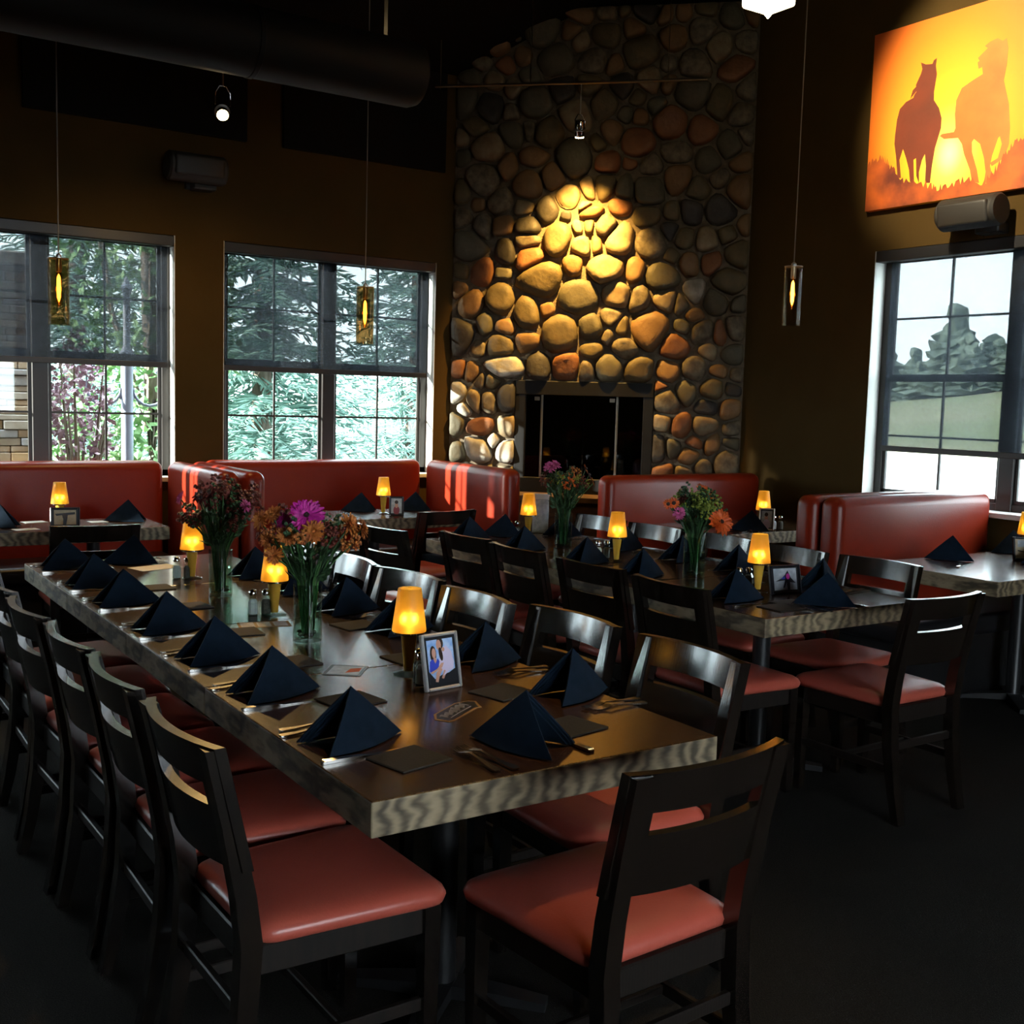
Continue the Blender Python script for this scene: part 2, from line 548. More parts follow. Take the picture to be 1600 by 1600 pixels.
ZS, ZH = 0.95, 2.62
W1 = (0.695, 2.425)
W2 = (2.77, 4.50)
W0 = (-1.40, 0.33)
W00 = (-3.35, -1.75)  # added unseen window, gives the chair backs daylight to reflect
W3 = (3.10, 5.09)
wall_x('wall_back', YB, YB + .2, [(*W00, ZS, ZH), (*W0, ZS, ZH), (*W1, ZS, ZH), (*W2, ZS, ZH)], 'olive brown wall behind the red booths with wide windows')
wall_y('wall_right', XR, XR + .2, [(*W3, ZS, ZH)], 'olive brown wall carrying the painting of running horses')
wall_x('wall_front', YF - .2, YF, [(0.0, 3.4, 1.15, 2.4)], 'wall behind the viewer with a plain window opening')
wall_y('wall_left', XL - .2, XL, [], 'plain olive brown wall beyond the left edge')


def window(name, label, c0, c1, axis, zs, zh, n_muntin_low=True):
    """double hung twin window; local x runs along the opening, local y points outdoors"""
    W = c1 - c0
    if axis == 'B':
        T = Matrix.Translation((c0, YB, 0))
    else:
        T = Matrix(((0, 1, 0, XR), (-1, 0, 0, c1), (0, 0, 1, 0), (0, 0, 0, 1)))
    t = thing(name, label, 'window')
    t['kind'] = 'structure'
    t.matrix_world = T
    fy0, fy1 = 0.115, 0.165
    b = MB()
    b.bbox(0, 0.06, fy0, fy1, zs, zh, .004, 1)
    b.bbox(W - .06, W, fy0, fy1, zs, zh, .004, 1)
    b.bbox(0, W, fy0, fy1, zs, zs + .05, .004, 1)
    b.bbox(0, W, fy0, fy1, zh - .05, zh, .004, 1)
    b.bbox(W / 2 - .052, W / 2 + .052, fy0 - .01, fy1, zs, zh, .004, 1)
    obj('window_frame', b, 'frame_dark', t)
    zm = zs + (zh - zs) * 0.495
    for x0, x1 in ((.06, W / 2 - .052), (W / 2 + .052, W - .06)):
        for k, (z0, z1) in enumerate(((zs + .05, zm), (zm, zh - .05))):
            sb = MB()
            yy = fy0 + (.012 if k == 0 else .03)
            sb.box(x0, x0 + .022, yy, yy + .018, z0, z1)
            sb.box(x1 - .022, x1, yy, yy + .018, z0, z1)
            sb.box(x0, x1, yy, yy + .018, z0, z0 + .024)
            sb.box(x0, x1, yy, yy + .018, z1 - .024, z1)
            s_ = obj('sash', sb, 'frame_dark', t)
            xm, zz = (x0 + x1) / 2, (z0 + z1) / 2
            mu = MB()
            mu.box(xm - .007, xm + .007, yy + .002, yy + .016, z0 + .02, z1 - .02)
            mu.box(x0 + .02, x1 - .02, yy + .003, yy + .015, zz - .007, zz + .007)
            obj('muntin', mu, 'frame_dark', s_)
            for px0, px1 in ((x0 + .022, xm - .007), (xm + .007, x1 - .022)):
                for pz0, pz1 in ((z0 + .024, zz - .007), (zz + .007, z1 - .024)):
                    obj('pane', MB().box(px0, px1, yy + .007, yy + .011, pz0, pz1), 'glass', s_)
    # pale reveal lining and sill
    rv = MB()
    rv.box(-.001, .004, 0.0, fy0, zs, zh)
    rv.box(W - .004, W + .001, 0.0, fy0, zs, zh)
    obj('reveal_lining', rv, 'reveal', t)
    obj('window_sill', MB().bbox(-.03, W + .03, -.04, fy0, zs - .03, zs + .004, .006, 2), 'sill', t)
    return t


win1 = window('window_1', 'twin window at far left looking onto shrubs and a stone pillar', *W1, 'B', ZS, ZH)
win2 = window('window_2', 'twin window left of the fireplace looking onto a spruce', *W2, 'B', ZS, ZH)
win3 = window('window_3', 'twin window on the right wall below the horse painting', *W3, 'R', ZS, ZH)
win00 = window('window_5', 'added unseen twin window in the far left corner of the room', *W00, 'B', ZS, ZH)
win0 = window('window_4', 'twin window beyond the left edge of the view', *W0, 'B', ZS, ZH)


def shade(label, c0, c1, axis, zbar, g0, g1):
    W = c1 - c0
    if axis == 'B':
        T = Matrix.Translation((c0, YB, 0))
    else:
        T = Matrix(((0, 1, 0, XR), (-1, 0, 0, c1), (0, 0, 1, 0), (0, 0, 0, 1)))
    t = thing('roller_shade', label, 'window shade')
    t.matrix_world = T
    obj('fascia', MB().bbox(.005, W - .005, .0, .085, ZH - .075, ZH - .001, .006, 2), 'black_metal', t)
    obj('screen', MB().box(g0, W - g1, .066, .0675, zbar, ZH - .07), 'screen', t)
    obj('hem_bar', MB().bbox(g0, W - g1, .059, .075, zbar - .032, zbar + .006, .004, 2), 'frame_dark', t)
    return t


shade('grey solar screen half lowered over the far left window', *W1, 'B', 1.745, .02, .035)
shade('grey solar screen half lowered over the window left of the fireplace', *W2, 'B', 1.745, .02, .035)
shade('grey solar screen lowered over the right wall window', *W3, 'R', 1.315, .09, .02)
shade('grey solar screen over the added unseen window in the far left corner', *W00, 'B', 1.745, .02, .035)
shade('grey solar screen over the window beyond the left edge', *W0, 'B', 1.745, .02, .035)

# ------------------------------------------------------------------ stone fireplace across the corner
FA = Vector((4.6528, 7.9, 0))
FE = Vector((1, -1, 0)).normalized()
FN = Vector((-1, -1, 0)).normalized()
FW = 2.315
FT = Matrix(((FE.x, FN.x, 0, FA.x), (FE.y, FN.y, 0, FA.y), (0, 0, 1, 0), (0, 0, 0, 1)))   # local x along the face, y out of it
fire = thing('stone_fireplace', 'tall corner fireplace of rounded field stones with a black firebox', 'fireplace')
fire.matrix_world = FT
BX0, BX1, BZ0, BZ1 = 0.555, 1.63, 0.90, 1.705
CZ = ZC - .02
b = MB()
b.box(0.0, BX0, -.10, 0, 0, CZ)
b.box(BX1, FW, -.10, 0, 0, CZ)
b.box(BX0, BX1, -.10, 0, BZ1, CZ)
b.box(BX0, BX1, -.10, 0, 0, BZ0)
obj('mortar_face', b, 'mortar', fire)
b = MB()
b.box(BX0 - .02, BX1 + .02, -.52, -.50, BZ0 - .02, BZ1 + .02)
b.box(BX0 - .02, BX0, -.5, -.10, BZ0 - .02, BZ1 + .02)
b.box(BX1, BX1 + .02, -.5, -.10, BZ0 - .02, BZ1 + .02)
b.box(BX0, BX1, -.5, -.10, BZ0 - .02, BZ0)
b.box(BX0, BX1, -.5, -.10, BZ1, BZ1 + .02)
fb = obj('firebox', b, 'soot', fire)
b = MB()
b.bbox(BX0 - .01, BX0 + .07, -.02, .035, BZ0 - .06, BZ1 + .01, .004, 1)
b.bbox(BX1 - .07, BX1 + .01, -.02, .035, BZ0 - .06, BZ1 + .01, .004, 1)
b.bbox(BX0 - .01, BX1 + .01, -.02, .04, BZ1 - .10, BZ1 + .01, .004, 1)
b.bbox(BX0 - .01, BX1 + .01, -.02, .04, BZ0 - .08, BZ0 + .05, .004, 1)
obj('firebox_frame', b, 'fire_frame', fire)
for k, (x0, x1) in enumerate(((BX0 + .07, BX0 + .20), (BX0 + .20, BX0 + .535), (BX0 + .535, BX0 + .80), (BX0 + .80, BX1 - .07))):
    d = obj('glass_door', MB().box(x0 + .004, x1 - .004, -.004, .0, BZ0 + .05, BZ1 - .10), 'fire_glass', fire)
    if k in (0, 2):
        obj('door_trim', MB().bbox(x1 - .008, x1 + .008, -.008, .010, BZ0 + .05, BZ1 - .10, .002, 1), 'brushed', d)
    if k in (1, 3):
        hb = MB().bbox(x0 + .012, x0 + .05, .0, .012, BZ0 + .06, BZ0 + .085, .002, 1)
        hb.bbox(x0 - .06, x0 - .02, .0, .012, BZ1 - .145, BZ1 - .115, .002, 1)
        obj('door_hinge', hb, 'brushed', d)
for k in range(4):
    zz = BZ0 + .07 + .05 * (k // 2)
    lg = MB().tube([(BX0 + .25 + .12 * (k % 2), -.20 - .1 * (k % 2), zz), (BX0 + .5 + .13 * (k % 2), -.28 + .08 * (k % 2), zz + .03 * k), (BX0 + .76, -.22, zz + .02)], [.035, .045, .03], 9)
    obj('log', lg, 'bark', fb, smooth=40)
hearth = thing('hearth', 'brown wooden hearth ledge and panel below the firebox', 'hearth')
hearth.matrix_world = FT
obj('hearth_ledge', MB().bbox(.0, 1.95, .09, .42, .79, .835, .006, 2), 'hearth', hearth)
obj('hearth_panel', MB().box(.0, 1.95, .09, .39, .0, .79), 'hearth', hearth)

SITES = "0.96,3.416,0.136,0.128;0.637,3.427,0.117,0.062;0.439,3.369,0.071,0.079;0.603,3.229,0.125,0.125;0.784,3.289,0.097,0.094;0.907,3.135,0.097,0.086;0.752,3.037,0.102,0.113;1.069,3.21,0.047,0.101;1.201,3.231,0.07,0.085;1.357,3.192,0.069,0.093;1.541,3.206,0.123,0.138;1.21,3.405,0.1,0.1;1.436,3.536,0.13,0.1;1.388,3.387,0.061,0.038;1.55,3.355,0.084,0.092;1.736,3.264,0.099,0.099;1.727,3.472,0.107,0.084;1.906,3.173,0.069,0.091;2.085,3.023,0.106,0.114;1.867,3.024,0.084,0.122;1.716,3.009,0.069,0.077;1.534,2.995,0.115,0.077;1.331,3.072,0.093,0.062;0.568,3.061,0.086,0.071;0.596,2.922,0.118,0.086;0.854,2.837,0.117,0.129;0.6,2.798,0.11,0.063;0.619,2.69,0.095,0.087;0.441,2.721,0.071,0.111;1.029,2.768,0.101,0.078;1.139,2.783,0.047,0.07;1.087,2.921,0.039,0.07;0.993,2.906,0.039,0.062;1.084,3.012,0.117,0.054;0.896,2.998,0.047,0.039;1.042,3.081,0.039,0.039;1.212,2.905,0.085,0.07;1.325,2.814,0.108,0.116;1.573,2.791,0.131,0.108;1.706,2.889,0.069,0.084;1.83,2.829,0.084,0.092;1.982,2.814,0.084,0.107;2.145,2.859,0.068,0.068;1.24,2.585,0.179,0.101;0.972,2.614,0.07,0.094;0.721,2.504,0.197,0.118;1.442,2.57,0.085,0.108;1.66,2.526,0.131,0.1;1.869,2.633,0.069,0.1;0.241,2.923,0.071,0.111;1.249,3.614,0.062,0.108;0.749,3.638,0.14,0.078;1.143,3.526,0.046,0.077;1.011,2.378,0.18,0.133;1.317,2.397,0.125,0.101;1.497,2.36,0.085,0.132;1.698,2.354,0.108,0.07;0.878,2.089,0.15,0.15;1.13,2.132,0.102,0.11;1.284,2.219,0.101,0.07;1.373,2.151,0.055,0.086;1.567,2.146,0.148,0.148;0.617,2.226,0.111,0.135;0.776,2.267,0.071,0.047;0.623,2.038,0.111,0.071;1.259,2.064,0.047,0.063;1.387,1.989,0.117,0.086;1.144,1.961,0.102,0.071;0.413,1.987,0.112,0.088;0.458,2.137,0.08,0.072;0.411,2.341,0.079,0.143;0.278,2.159,0.056,0.112;0.159,2.299,0.064,0.128;0.726,1.835,0.095,0.095;0.942,1.84,0.118,0.095;1.102,1.812,0.063,0.071;1.283,1.839,0.118,0.11;1.51,1.821,0.117,0.078;1.789,2.012,0.093,0.101;1.983,2.107,0.092,0.092;2.12,2.094,0.054,0.084;2.034,1.985,0.046,0.069;1.736,1.803,0.093,0.085;1.942,1.823,0.093,0.093;2.118,1.812,0.077,0.038;2.078,1.68,0.093,0.085;1.88,1.66,0.085,0.101;1.686,1.701,0.062,0.035;1.738,1.571,0.117,0.086;1.706,1.407,0.07,0.07;1.861,1.389,0.078,0.093;2.046,1.549,0.085,0.062;2.222,1.531,0.069,0.085;2.03,1.386,0.085,0.078;1.683,1.211,0.063,0.117;1.806,1.223,0.055,0.062;1.958,1.275,0.062,0.047;1.917,1.165,0.062,0.07;2.097,1.265,0.046,0.093;2.211,1.098,0.07,0.116;0.203,1.536,0.056,0.121;0.327,1.54,0.064,0.08;0.474,1.56,0.088,0.112;0.13,1.47,0.04,0.129;0.061,1.597,0.048,0.105;0.267,1.33,0.105,0.081;0.238,1.151,0.089,0.113;0.48,1.352,0.072,0.088;0.494,1.144,0.072,0.088;0.36,1.236,0.04,0.056;0.075,1.372,0.049,0.097;0.089,1.114,0.049,0.073;1.821,2.333,0.069,0.085;1.909,2.41,0.085,0.1;0.434,1.829,0.16,0.072;0.065,1.773,0.056,0.064;0.173,1.76,0.056,0.064;0.257,1.698,0.04,0.08;0.34,1.684,0.064,0.048"
# which field-stone colour the well lit stones have (index into SITES -> STONE); the palest puts daylight into lower-left stones' colour
TONE = {0: 5, 2: 1, 3: 1, 4: 1, 5: 4, 6: 3, 7: 4, 8: 0, 9: 5, 10: 5, 11: 2, 12: 2, 14: 7, 15: 1, 18: 3, 21: 0, 22: 2, 25: 0, 27: 2, 29: 4, 35: 4, 37: 4, 38: 7, 43: 4, 45: 0, 46: 1,
        53: 5, 54: 4, 55: 7, 57: 0, 58: 5, 61: 1, 78: 2, 84: 1, 87: 2, 90: 2, 91: 3, 92: 1, 98: 1, 102: 3, 103: 6, 104: 6, 105: 2, 106: 6, 107: 4, 108: 6, 109: 6, 110: 5, 111: 5, 113: 6, 114: 6, 73: 3, 76: 5, 74: 2}
sites = []
for i, t in enumerate(SITES.split(';')):
    u, z, a, c = map(float, t.split(','))
    sites.append([u, z, a, c, TONE.get(i)])
rs = random.Random(11)
tries = 0
while tries < 9000 and len(sites) < 268:
    tries += 1
    u, z = rs.uniform(.04, FW - .04), rs.uniform(.55, CZ)
    if BX0 - .05 < u < BX1 + .05 and BZ0 - .1 < z < BZ1 + .05:
        continue
    rad = rs.choice((.06, .08, .09, .105, .12))
    if all(math.hypot((u - s[0]), (z - s[1])) > 0.93 * (rad + (s[2] + s[3]) / 2) for s in sites):
        sites.append([u, z, rad * rs.uniform(.85, 1.2), rad * rs.uniform(.8, 1.1), None])


def clip(poly, nx, ny, d):
    out = []
    for i in range(len(poly)):
        p, q = poly[i], poly[(i + 1) % len(poly)]
        a, c = p[0] * nx + p[1] * ny - d, q[0] * nx + q[1] * ny - d
        if a <= 0:
            out.append(p)
        if (a < 0 < c) or (c < 0 < a):
            f = a / (a - c)
            out.append((p[0] + (q[0] - p[0]) * f, p[1] + (q[1] - p[1]) * f))
    return out


for i, (u, z, a, c, tone) in enumerate(sites):
    k = 1.75
    poly = [(u + a * k * math.copysign(abs(math.cos(q)) ** .8, math.cos(q)), z + c * k * math.copysign(abs(math.sin(q)) ** .8, math.sin(q))) for q in [2 * PI * j / 20 for j in range(20)]]
    ri = (a + c) / 2
    for j, s in enumerate(sites):
        if j == i:
            continue
        dx, dz = s[0] - u, s[1] - z
        L = math.hypot(dx, dz)
        if L > .6:
            continue
        # ellipse radii of both stones along the joining line
        ang = math.atan2(dz, dx)
        r1 = a * c / math.hypot(c * math.cos(ang), a * math.sin(ang))
        r2 = s[2] * s[3] / math.hypot(s[3] * math.cos(ang), s[2] * math.sin(ang))
        cut = L * r1 / (r1 + r2)
        poly = clip(poly, dx / L, dz / L, (u * dx + z * dz) / L + cut - .007)
        if len(poly) < 3:
            break
    if len(poly) < 3:
        continue
    poly = clip(clip(clip(poly, -1, 0, -.006), 1, 0, FW - .006), 0, 1, CZ - .006)
    if len(poly) >= 3 and BZ0 - .1 < z < BZ1 + .1 or (len(poly) >= 3 and BX0 < u < BX1):
        if u < BX0:
            poly = clip(poly, 1, 0, BX0 - .012)
        elif u > BX1:
            poly = clip(poly, -1, 0, -(BX1 + .012))
        elif z > BZ1:
            poly = clip(poly, 0, -1, -(BZ1 + .014))
        else:
            poly = clip(poly, 0, 1, BZ0 - .085)
    if len(poly) < 3:
        continue
    # resample the outline to 14 rounded points
    per = [math.hypot(poly[(k + 1) % len(poly)][0] - poly[k][0], poly[(k + 1) % len(poly)][1] - poly[k][1]) for k in range(len(poly))]
    tot = sum(per)
    if tot < .09:
        continue
    pts = []
    for k in range(14):
        d = tot * k / 14
        m_ = 0
        while d > per[m_] and m_ < len(per) - 1:
            d -= per[m_]
            m_ += 1
        f = d / max(per[m_], 1e-9)
        p, q = poly[m_], poly[(m_ + 1) % len(poly)]
        pts.append((p[0] + (q[0] - p[0]) * f, p[1] + (q[1] - p[1]) * f))
    pts = [((pts[k - 1][0] + 3 * pts[k][0] + pts[(k + 1) % 14][0]) / 5, (pts[k - 1][1] + 3 * pts[k][1] + pts[(k + 1) % 14][1]) / 5) for k in range(14)]
    cx, cz = sum(p[0] for p in pts) / 14, sum(p[1] for p in pts) / 14
    h = min(.085, .028 + .42 * ri) * rs.uniform(.75, 1.15)
    tx, tz = rs.uniform(-.16, .16), rs.uniform(-.16, .16)
    rings = []
    for sc, hh in ((1.0, -.015), (1.0, .22), (.955, .62), (.83, .90), (.50, 1.0)):
        ring = []
        for k in range(14):
            x_, z_ = cx + (pts[k][0] - cx) * sc, cz + (pts[k][1] - cz) * sc
            nz = noise.noise(Vector((x_ * 9, z_ * 9, i * 3.7))) * .020 if hh > .5 else 0
            y_ = (hh * h if hh > 0 else hh) + nz + ((x_ - cx) * tx + (z_ - cz) * tz) * (1 if hh > .3 else 0)
            ring.append((x_ - cx, y_, z_ - cz))
        rings.append(ring[::-1])
    st = MB()
    st.rings(rings)
    o = obj('stone', st, STONE[tone if tone is not None else rs.choice((0, 0, 1, 1, 2, 3, 4, 5, 5, 7, 7))], fire, smooth=75, loc=(cx, 0, cz))


# ------------------------------------------------------------------ chairs
def chair_proto():
    t = thing('dining_chair', '', 'chair')
    # seat cushion: rounded trapezoid with a crown
    def outline(inset, z):
        hw0, hw1, y0, y1, r = .205 - inset, .228 - inset, -.205 + inset, .235 - inset, max(.045 - inset * .3, .01)
        out = []
        for cx, cy, a0 in ((hw1 - r, y1 - r, 0), (-hw1 + r, y1 - r, 90), (-hw0 + r, y0 + r, 180), (hw0 - r, y0 + r, 270)):
            for k in range(6):
                a = R(a0 + 90 * k / 5)
                out.append((cx + r * math.cos(a), cy + r * math.sin(a), z))
        return out
    b = MB()
    b.rings([outline(.012, .430), outline(0, .437), outline(-.004, .452), outline(.002, .466), outline(.016, .476), outline(.045, .483), outline(.10, .488), outline(.16, .490)])
    obj('seat', b, 'vinyl_seat', t, smooth=70)
    b = MB()
    b.bbox(-.185, .185, .185, .21, .365, .431, .004, 1)
    b.bbox(-.175, .175, -.215, -.19, .365, .431, .004, 1)
    for s in (-1, 1):
        T = Matrix.Rotation(R(-2.5 * s), 4, 'Z')
        b.bbox(s * .185 - .012, s * .185 + .012, -.2, .2, .365, .431, .004, 1, T=T)
    obj('seat_frame', b, 'chair_rail', t)
    for s in (-1, 1):
        T = Matrix.Translation((s * .196, .196, 0))
        b = MB()
        w0, w1 = .015, .020
        b.rings([[(s * .196 + x * w_, .196 + y * w_, z) for x, y in ((-1, -1), (1, -1), (1, 1), (-1, 1))] for w_, z in ((w0, 0), (w1, .36), (w1, .43))])
        obj('leg', b, 'chair_wood', t)
        # rear leg rises into the back post; curved sideways-on
        rings = []
        for z, y, d in ((0, -.285, .030), (.12, -.258, .036), (.28, -.232, .042), (.44, -.222, .046), (.55, -.232, .044), (.70, -.262, .040), (.862, -.302, .032)):
            xw = .0215
            xc = s * (.183 + .010 * (z / .86))
            yo = .004 if z > .5 else 0
            rings.append([(xc - xw, y - d / 2 - yo, z), (xc + xw, y - d / 2 - yo, z), (xc + xw, y + d / 2 - yo, z), (xc - xw, y + d / 2 - yo, z)])
        b = MB()
        b.rings(rings)
        obj('leg', b, 'chair_wood', t, smooth=35)
    # curved back panel with a slot
    def yf(x, z):
        y = -.232 + (z - .55) * -.2265 + .022
        return y - .040 * (1 - (x / .217) ** 2)
    xs = [-.217 + .434 * k / 14 for k in range(15)]
    zs = [.605, .66, .735, .783, .825, .866]
    b = MB()
    th = .023
    idx = {}
    for i, x in enumerate(xs):
        for j, z in enumerate(zs):
            for q in (0, 1):
                idx[i, j, q] = len(b.v)
                b.v.append((x, yf(x, z) - th * q, z))
    def hole(i, j):
        return j == 2 and 2 <= i <= 11
    def quad(*a):
        b.f.append(a)
        b.mi.append(0)
    for i in range(14):
        for j in range(5):
            if hole(i, j):
                continue
            quad(idx[i, j, 0], idx[i, j + 1, 0], idx[i + 1, j + 1, 0], idx[i + 1, j, 0])
            quad(idx[i, j, 1], idx[i + 1, j, 1], idx[i + 1, j + 1, 1], idx[i, j + 1, 1])
            for di, dj, e in ((0, -1, ((0, 0), (1, 0))), (0, 1, ((1, 1), (0, 1))), (-1, 0, ((0, 1), (0, 0))), (1, 0, ((1, 0), (1, 1)))):
                ni, nj = i + di, j + dj
                if not (0 <= ni < 14 and 0 <= nj < 5) or hole(ni, nj):
                    (p, q), (r_, s_) = e
                    quad(idx[i + p, j + q, 0], idx[i + r_, j + s_, 0], idx[i + r_, j + s_, 1], idx[i + p, j + q, 1])
    obj('backrest', b, 'chair_wood', t, smooth=30)
    for s in (-1, 1):
        obj('stretcher', MB().bbox(s * .193 - .009, s * .193 + .009, -.225, .19, .185, .215, .003, 1), 'chair_rail', t)
    obj('stretcher', MB().bbox(-.18, .18, -.238, -.220, .27, .30, .003, 1), 'chair_rail', t)
    obj('stretcher', MB().bbox(-.185, .185, -.02, -.002, .19, .212, .003, 1), 'chair_rail', t)
    return t


CH = chair_proto()
_used = [False]


def chair(x, y, deg, label, group='dark wood dining chairs with red vinyl seats'):
    if not _used[0]:
        _used[0] = True
        CH.location = (x, y, 0)
        CH.rotation_euler = (0, 0, R(deg))
        CH['label'] = label
        CH['group'] = group
        return CH
    return dup(CH, (x, y, 0), R(deg), label, group)


ORD = ['nearest', 'second', 'third', 'fourth', 'fifth', 'sixth', 'seventh']
for i, y in enumerate((2.29, 2.79, 3.27, 3.75, 4.23, 4.72)):
    chair(1.01 + (0, -.005, -.01, -.03, -.02, 0)[i], y, -90 + (1, -1, 1, 2, -1, 0)[i], '%s dark chair along the left side of the front long table, red seat' % ORD[i])
for i, (x, y, a) in enumerate(((1.89, 2.34, 89), (1.88, 2.87, 92), (1.80, 3.34, 91), (1.81, 3.83, 97), (1.79, 4.33, 89), (1.80, 4.83, 90))):
    chair(x, y, a, '%s dark chair along the right side of the front long table, pushed in' % ORD[i])
chair(1.52, 1.87, 3, 'dark chair with red seat at the near end of the front table')
for i, (x, y, a) in enumerate(((3.24, 3.27, -91), (3.26, 3.82, -88), (3.25, 4.36, -91), (3.27, 4.88, -88), (3.02, 5.36, -82))):
    chair(x, y, a, '%s dark chair along the left side of the second long table' % ORD[i])
for i, (x, y, a) in enumerate(((4.00, 3.34, 92), (3.96, 3.84, 92), (3.98, 4.33, 88), (3.94, 4.84, 92), (3.94, 5.35, 92))):
    chair(x, y, a, '%s dark chair along the booth side of the second long table' % ORD[i])
chair(3.71, 2.88, 0, 'dark chair at the near end of the second table, sunlit red seat')
chair(3.47, 6.26, 8, 'dark chair pulled up to the booth table left of the fireplace')
chair(1.43, 6.17, -6, 'dark chair pulled up to the far left booth table')


# ------------------------------------------------------------------ tables
def table(name, label, x0, x1, y0, y1, legs, group=None, zt=.76, th=.075):
    cx, cy = (x0 + x1) / 2, (y0 + y1) / 2
    t = thing(name, label, 'table', (cx, cy, 0), 0, group)
    hx, hy = (x1 - x0) / 2, (y1 - y0) / 2
    bm = bmesh.new()
    bmesh.ops.create_cube(bm, size=1)
    for v in bm.verts:
        v.co = Vector((v.co.x * 2 * hx, v.co.y * 2 * hy, zt - th / 2 + v.co.z * th))
    bmesh.ops.bevel(bm, geom=bm.edges[:], offset=.004, segments=2, profile=.5, affect='EDGES')
    b = MB()
    bm.verts.index_update()
    bm.normal_update()
    for f in bm.faces:
        b.add([v.co for v in f.verts], [tuple(range(len(f.verts)))], 0 if f.normal.z > .7 else 1)
    bm.free()
    obj('tabletop', b, ['table_top', 'table_edge'], t)
    for lx, ly in legs:
        p = MB().lathe([(.045, .03), (.038, .05), (.038, .66), (.09, .675), (.09, .684)], 20, (lx, ly, 0))
        o = obj('pedestal', p, 'black_metal', t, smooth=40)
        q = MB()
        for k in range(4):
            T = Matrix.Translation((lx, ly, 0)) @ Matrix.Rotation(PI / 2 * k + PI / 4, 4, 'Z')
            q.rings([[T @ Vector((r_, -w_, z0)), T @ Vector((r_, w_, z0)), T @ Vector((r_, w_, z1)), T @ Vector((r_, -w_, z1))] for r_, w_, z0, z1 in ((0.0, .04, .012, .05), (.16, .03, .008, .036), (.28, .024, 0, .022))])
        obj('pedestal_base', q, 'black_metal', o)
    return t


SE = [1.92, 2.92, 3.70, 4.55, 5.40]
for i in range(4):
    table('dining_table', '%s of four tables pushed together into the front long table' % ('nearest thick walnut slab', 'second', 'third', 'farthest')[i], .974, 1.901, SE[i] + .001, SE[i + 1] - .001, [(0, 0)], 'front long table')
S2 = [2.94, 3.81, 4.68, 5.55]
for i in range(3):
    table('dining_table', '%s of three tables forming the second long table' % ('nearest', 'middle', 'farthest')[i], 3.13, 4.06, S2[i] + .001, S2[i + 1] - .001, [(-.02, 0)], 'second long table')
table('booth_table', 'dark wood table in the far left booth by the window', .45, 1.985, 6.57, 7.13, [(-.4, 0), (.4, 0)])
table('booth_table', 'dark wood table in the booth left of the fireplace', 2.95, 3.97, 6.56, 7.15, [(0, 0)])
table('booth_table', 'small dark wood table in front of the fireplace booth', 4.95, 6.20, 5.05, 5.70, [(0, 0)])
table('booth_table', 'dark wood table by the right window, glaring with daylight', 4.86, 6.22, 3.11, 3.84, [(0.1, 0)])


# ------------------------------------------------------------------ booths
def pad(x0, x1, y0, y1, z0, z1, r, taper=0.0):
    b = MB().bbox(x0, x1, y0, y1, z0, z1, r, 5)
    return b


def bench(label, x0, x1, y0, y1, facing, z1=1.075, seat_d=.46, thick=.15, ends=None):
    """backrest fills x0..x1 by y0..y1; seat sticks out towards facing"""
    t = thing('booth_bench', label, 'bench')
    obj('backrest', pad(x0, x1, y0, y1, .30, z1, min(.06, (x1 - x0) * .48, (y1 - y0) * .48)), 'vinyl_booth', t, smooth=80)
    sx0, sx1, sy0, sy1 = {'-y': (x0, x1, y0 - seat_d, y0 + .02), '+y': (x0, x1, y1 - .02, y1 + seat_d), '-x': (x0 - seat_d, x0 + .02, y0, y1), '+x': (x1 - .02, x1 + seat_d, y0, y1)}[facing]
    if ends:
        sx0, sx1, sy0, sy1 = ends
    obj('seat', pad(sx0, sx1, sy0, sy1, .34, .46, .035), 'vinyl_black', t, smooth=80)
    b = MB().box(x0 + .02, x1 - .02, y0 + .02, y1 - .02, 0, .32)
    b.box(sx0 + .03, sx1 - .03, sy0 + .03, sy1 - .03, 0, .345)
    obj('base', b, 'black_metal', t)
    return t


bench('long red vinyl bench back under the far left window', -2.2, 2.29, 7.70, 7.875, '-y')
bench('red bench back ending the far left booth, lit by daylight', 2.295, 2.44, 6.62, 7.69, '-x', ends=(2.02, 2.31, 6.66, 7.2))
bench('red bench back turned to the middle booth, behind its twin', 2.45, 2.595, 6.60, 7.69, '+x', ends=(2.58, 2.92, 6.64, 7.2))
bench('red vinyl bench back under the window left of the fireplace', 2.60, 4.30, 7.70, 7.875, '-y')
bench('glaring red bench back beside the left foot of the fireplace', 4.305, 4.45, 6.52, 7.69, '-x', ends=(4.02, 4.32, 6.56, 7.2))
bench('red vinyl bench right in front of the fireplace', 4.72, 6.17, 5.90, 6.05, '-y', 1.067)
bench('far one of the two back-to-back red benches by the right wall', 4.84, 6.27, 4.235, 4.385, '+y')
bench('near one of the two back-to-back red benches by the right wall', 4.86, 6.27, 4.075, 4.225, '-y')


# ------------------------------------------------------------------ table lamps
def lamp_proto():
    t = thing('table_lamp', '', 'lamp')
    obj('base', MB().lathe([(.043, 0), (.043, .004), (.025, .010), (.012, .014)], 24), 'clear', t, smooth=50)
    obj('stem', MB().lathe([(.0125, .011), (.016, .05), (.0225, .105), (.024, .118)], 20), 'amber_stem', t, smooth=50)
    obj('collar', MB().lathe([(.040, .118), (.046, .121), (.046, .127), (.040, .129)], 24), 'chrome', t, smooth=40)
    pr = [(.049, .127), (.0495, .132), (.034, .248), (.033, .2505), (.006, .2515)]
    obj('shade', MB().lathe(pr, 28, cap=False), 'amber', t, smooth=50)
    obj('bulb', MB().lathe([(.004, .130), (.010, .140), (.0130, .155), (.010, .170), (.002, .184)], 12), 'flame', t, smooth=50)
    light('lamp_glow', 'POINT', (0, 0, .160), 3.2, (1.0, 0.62, 0.13), size=.016, parent=t)
    return t


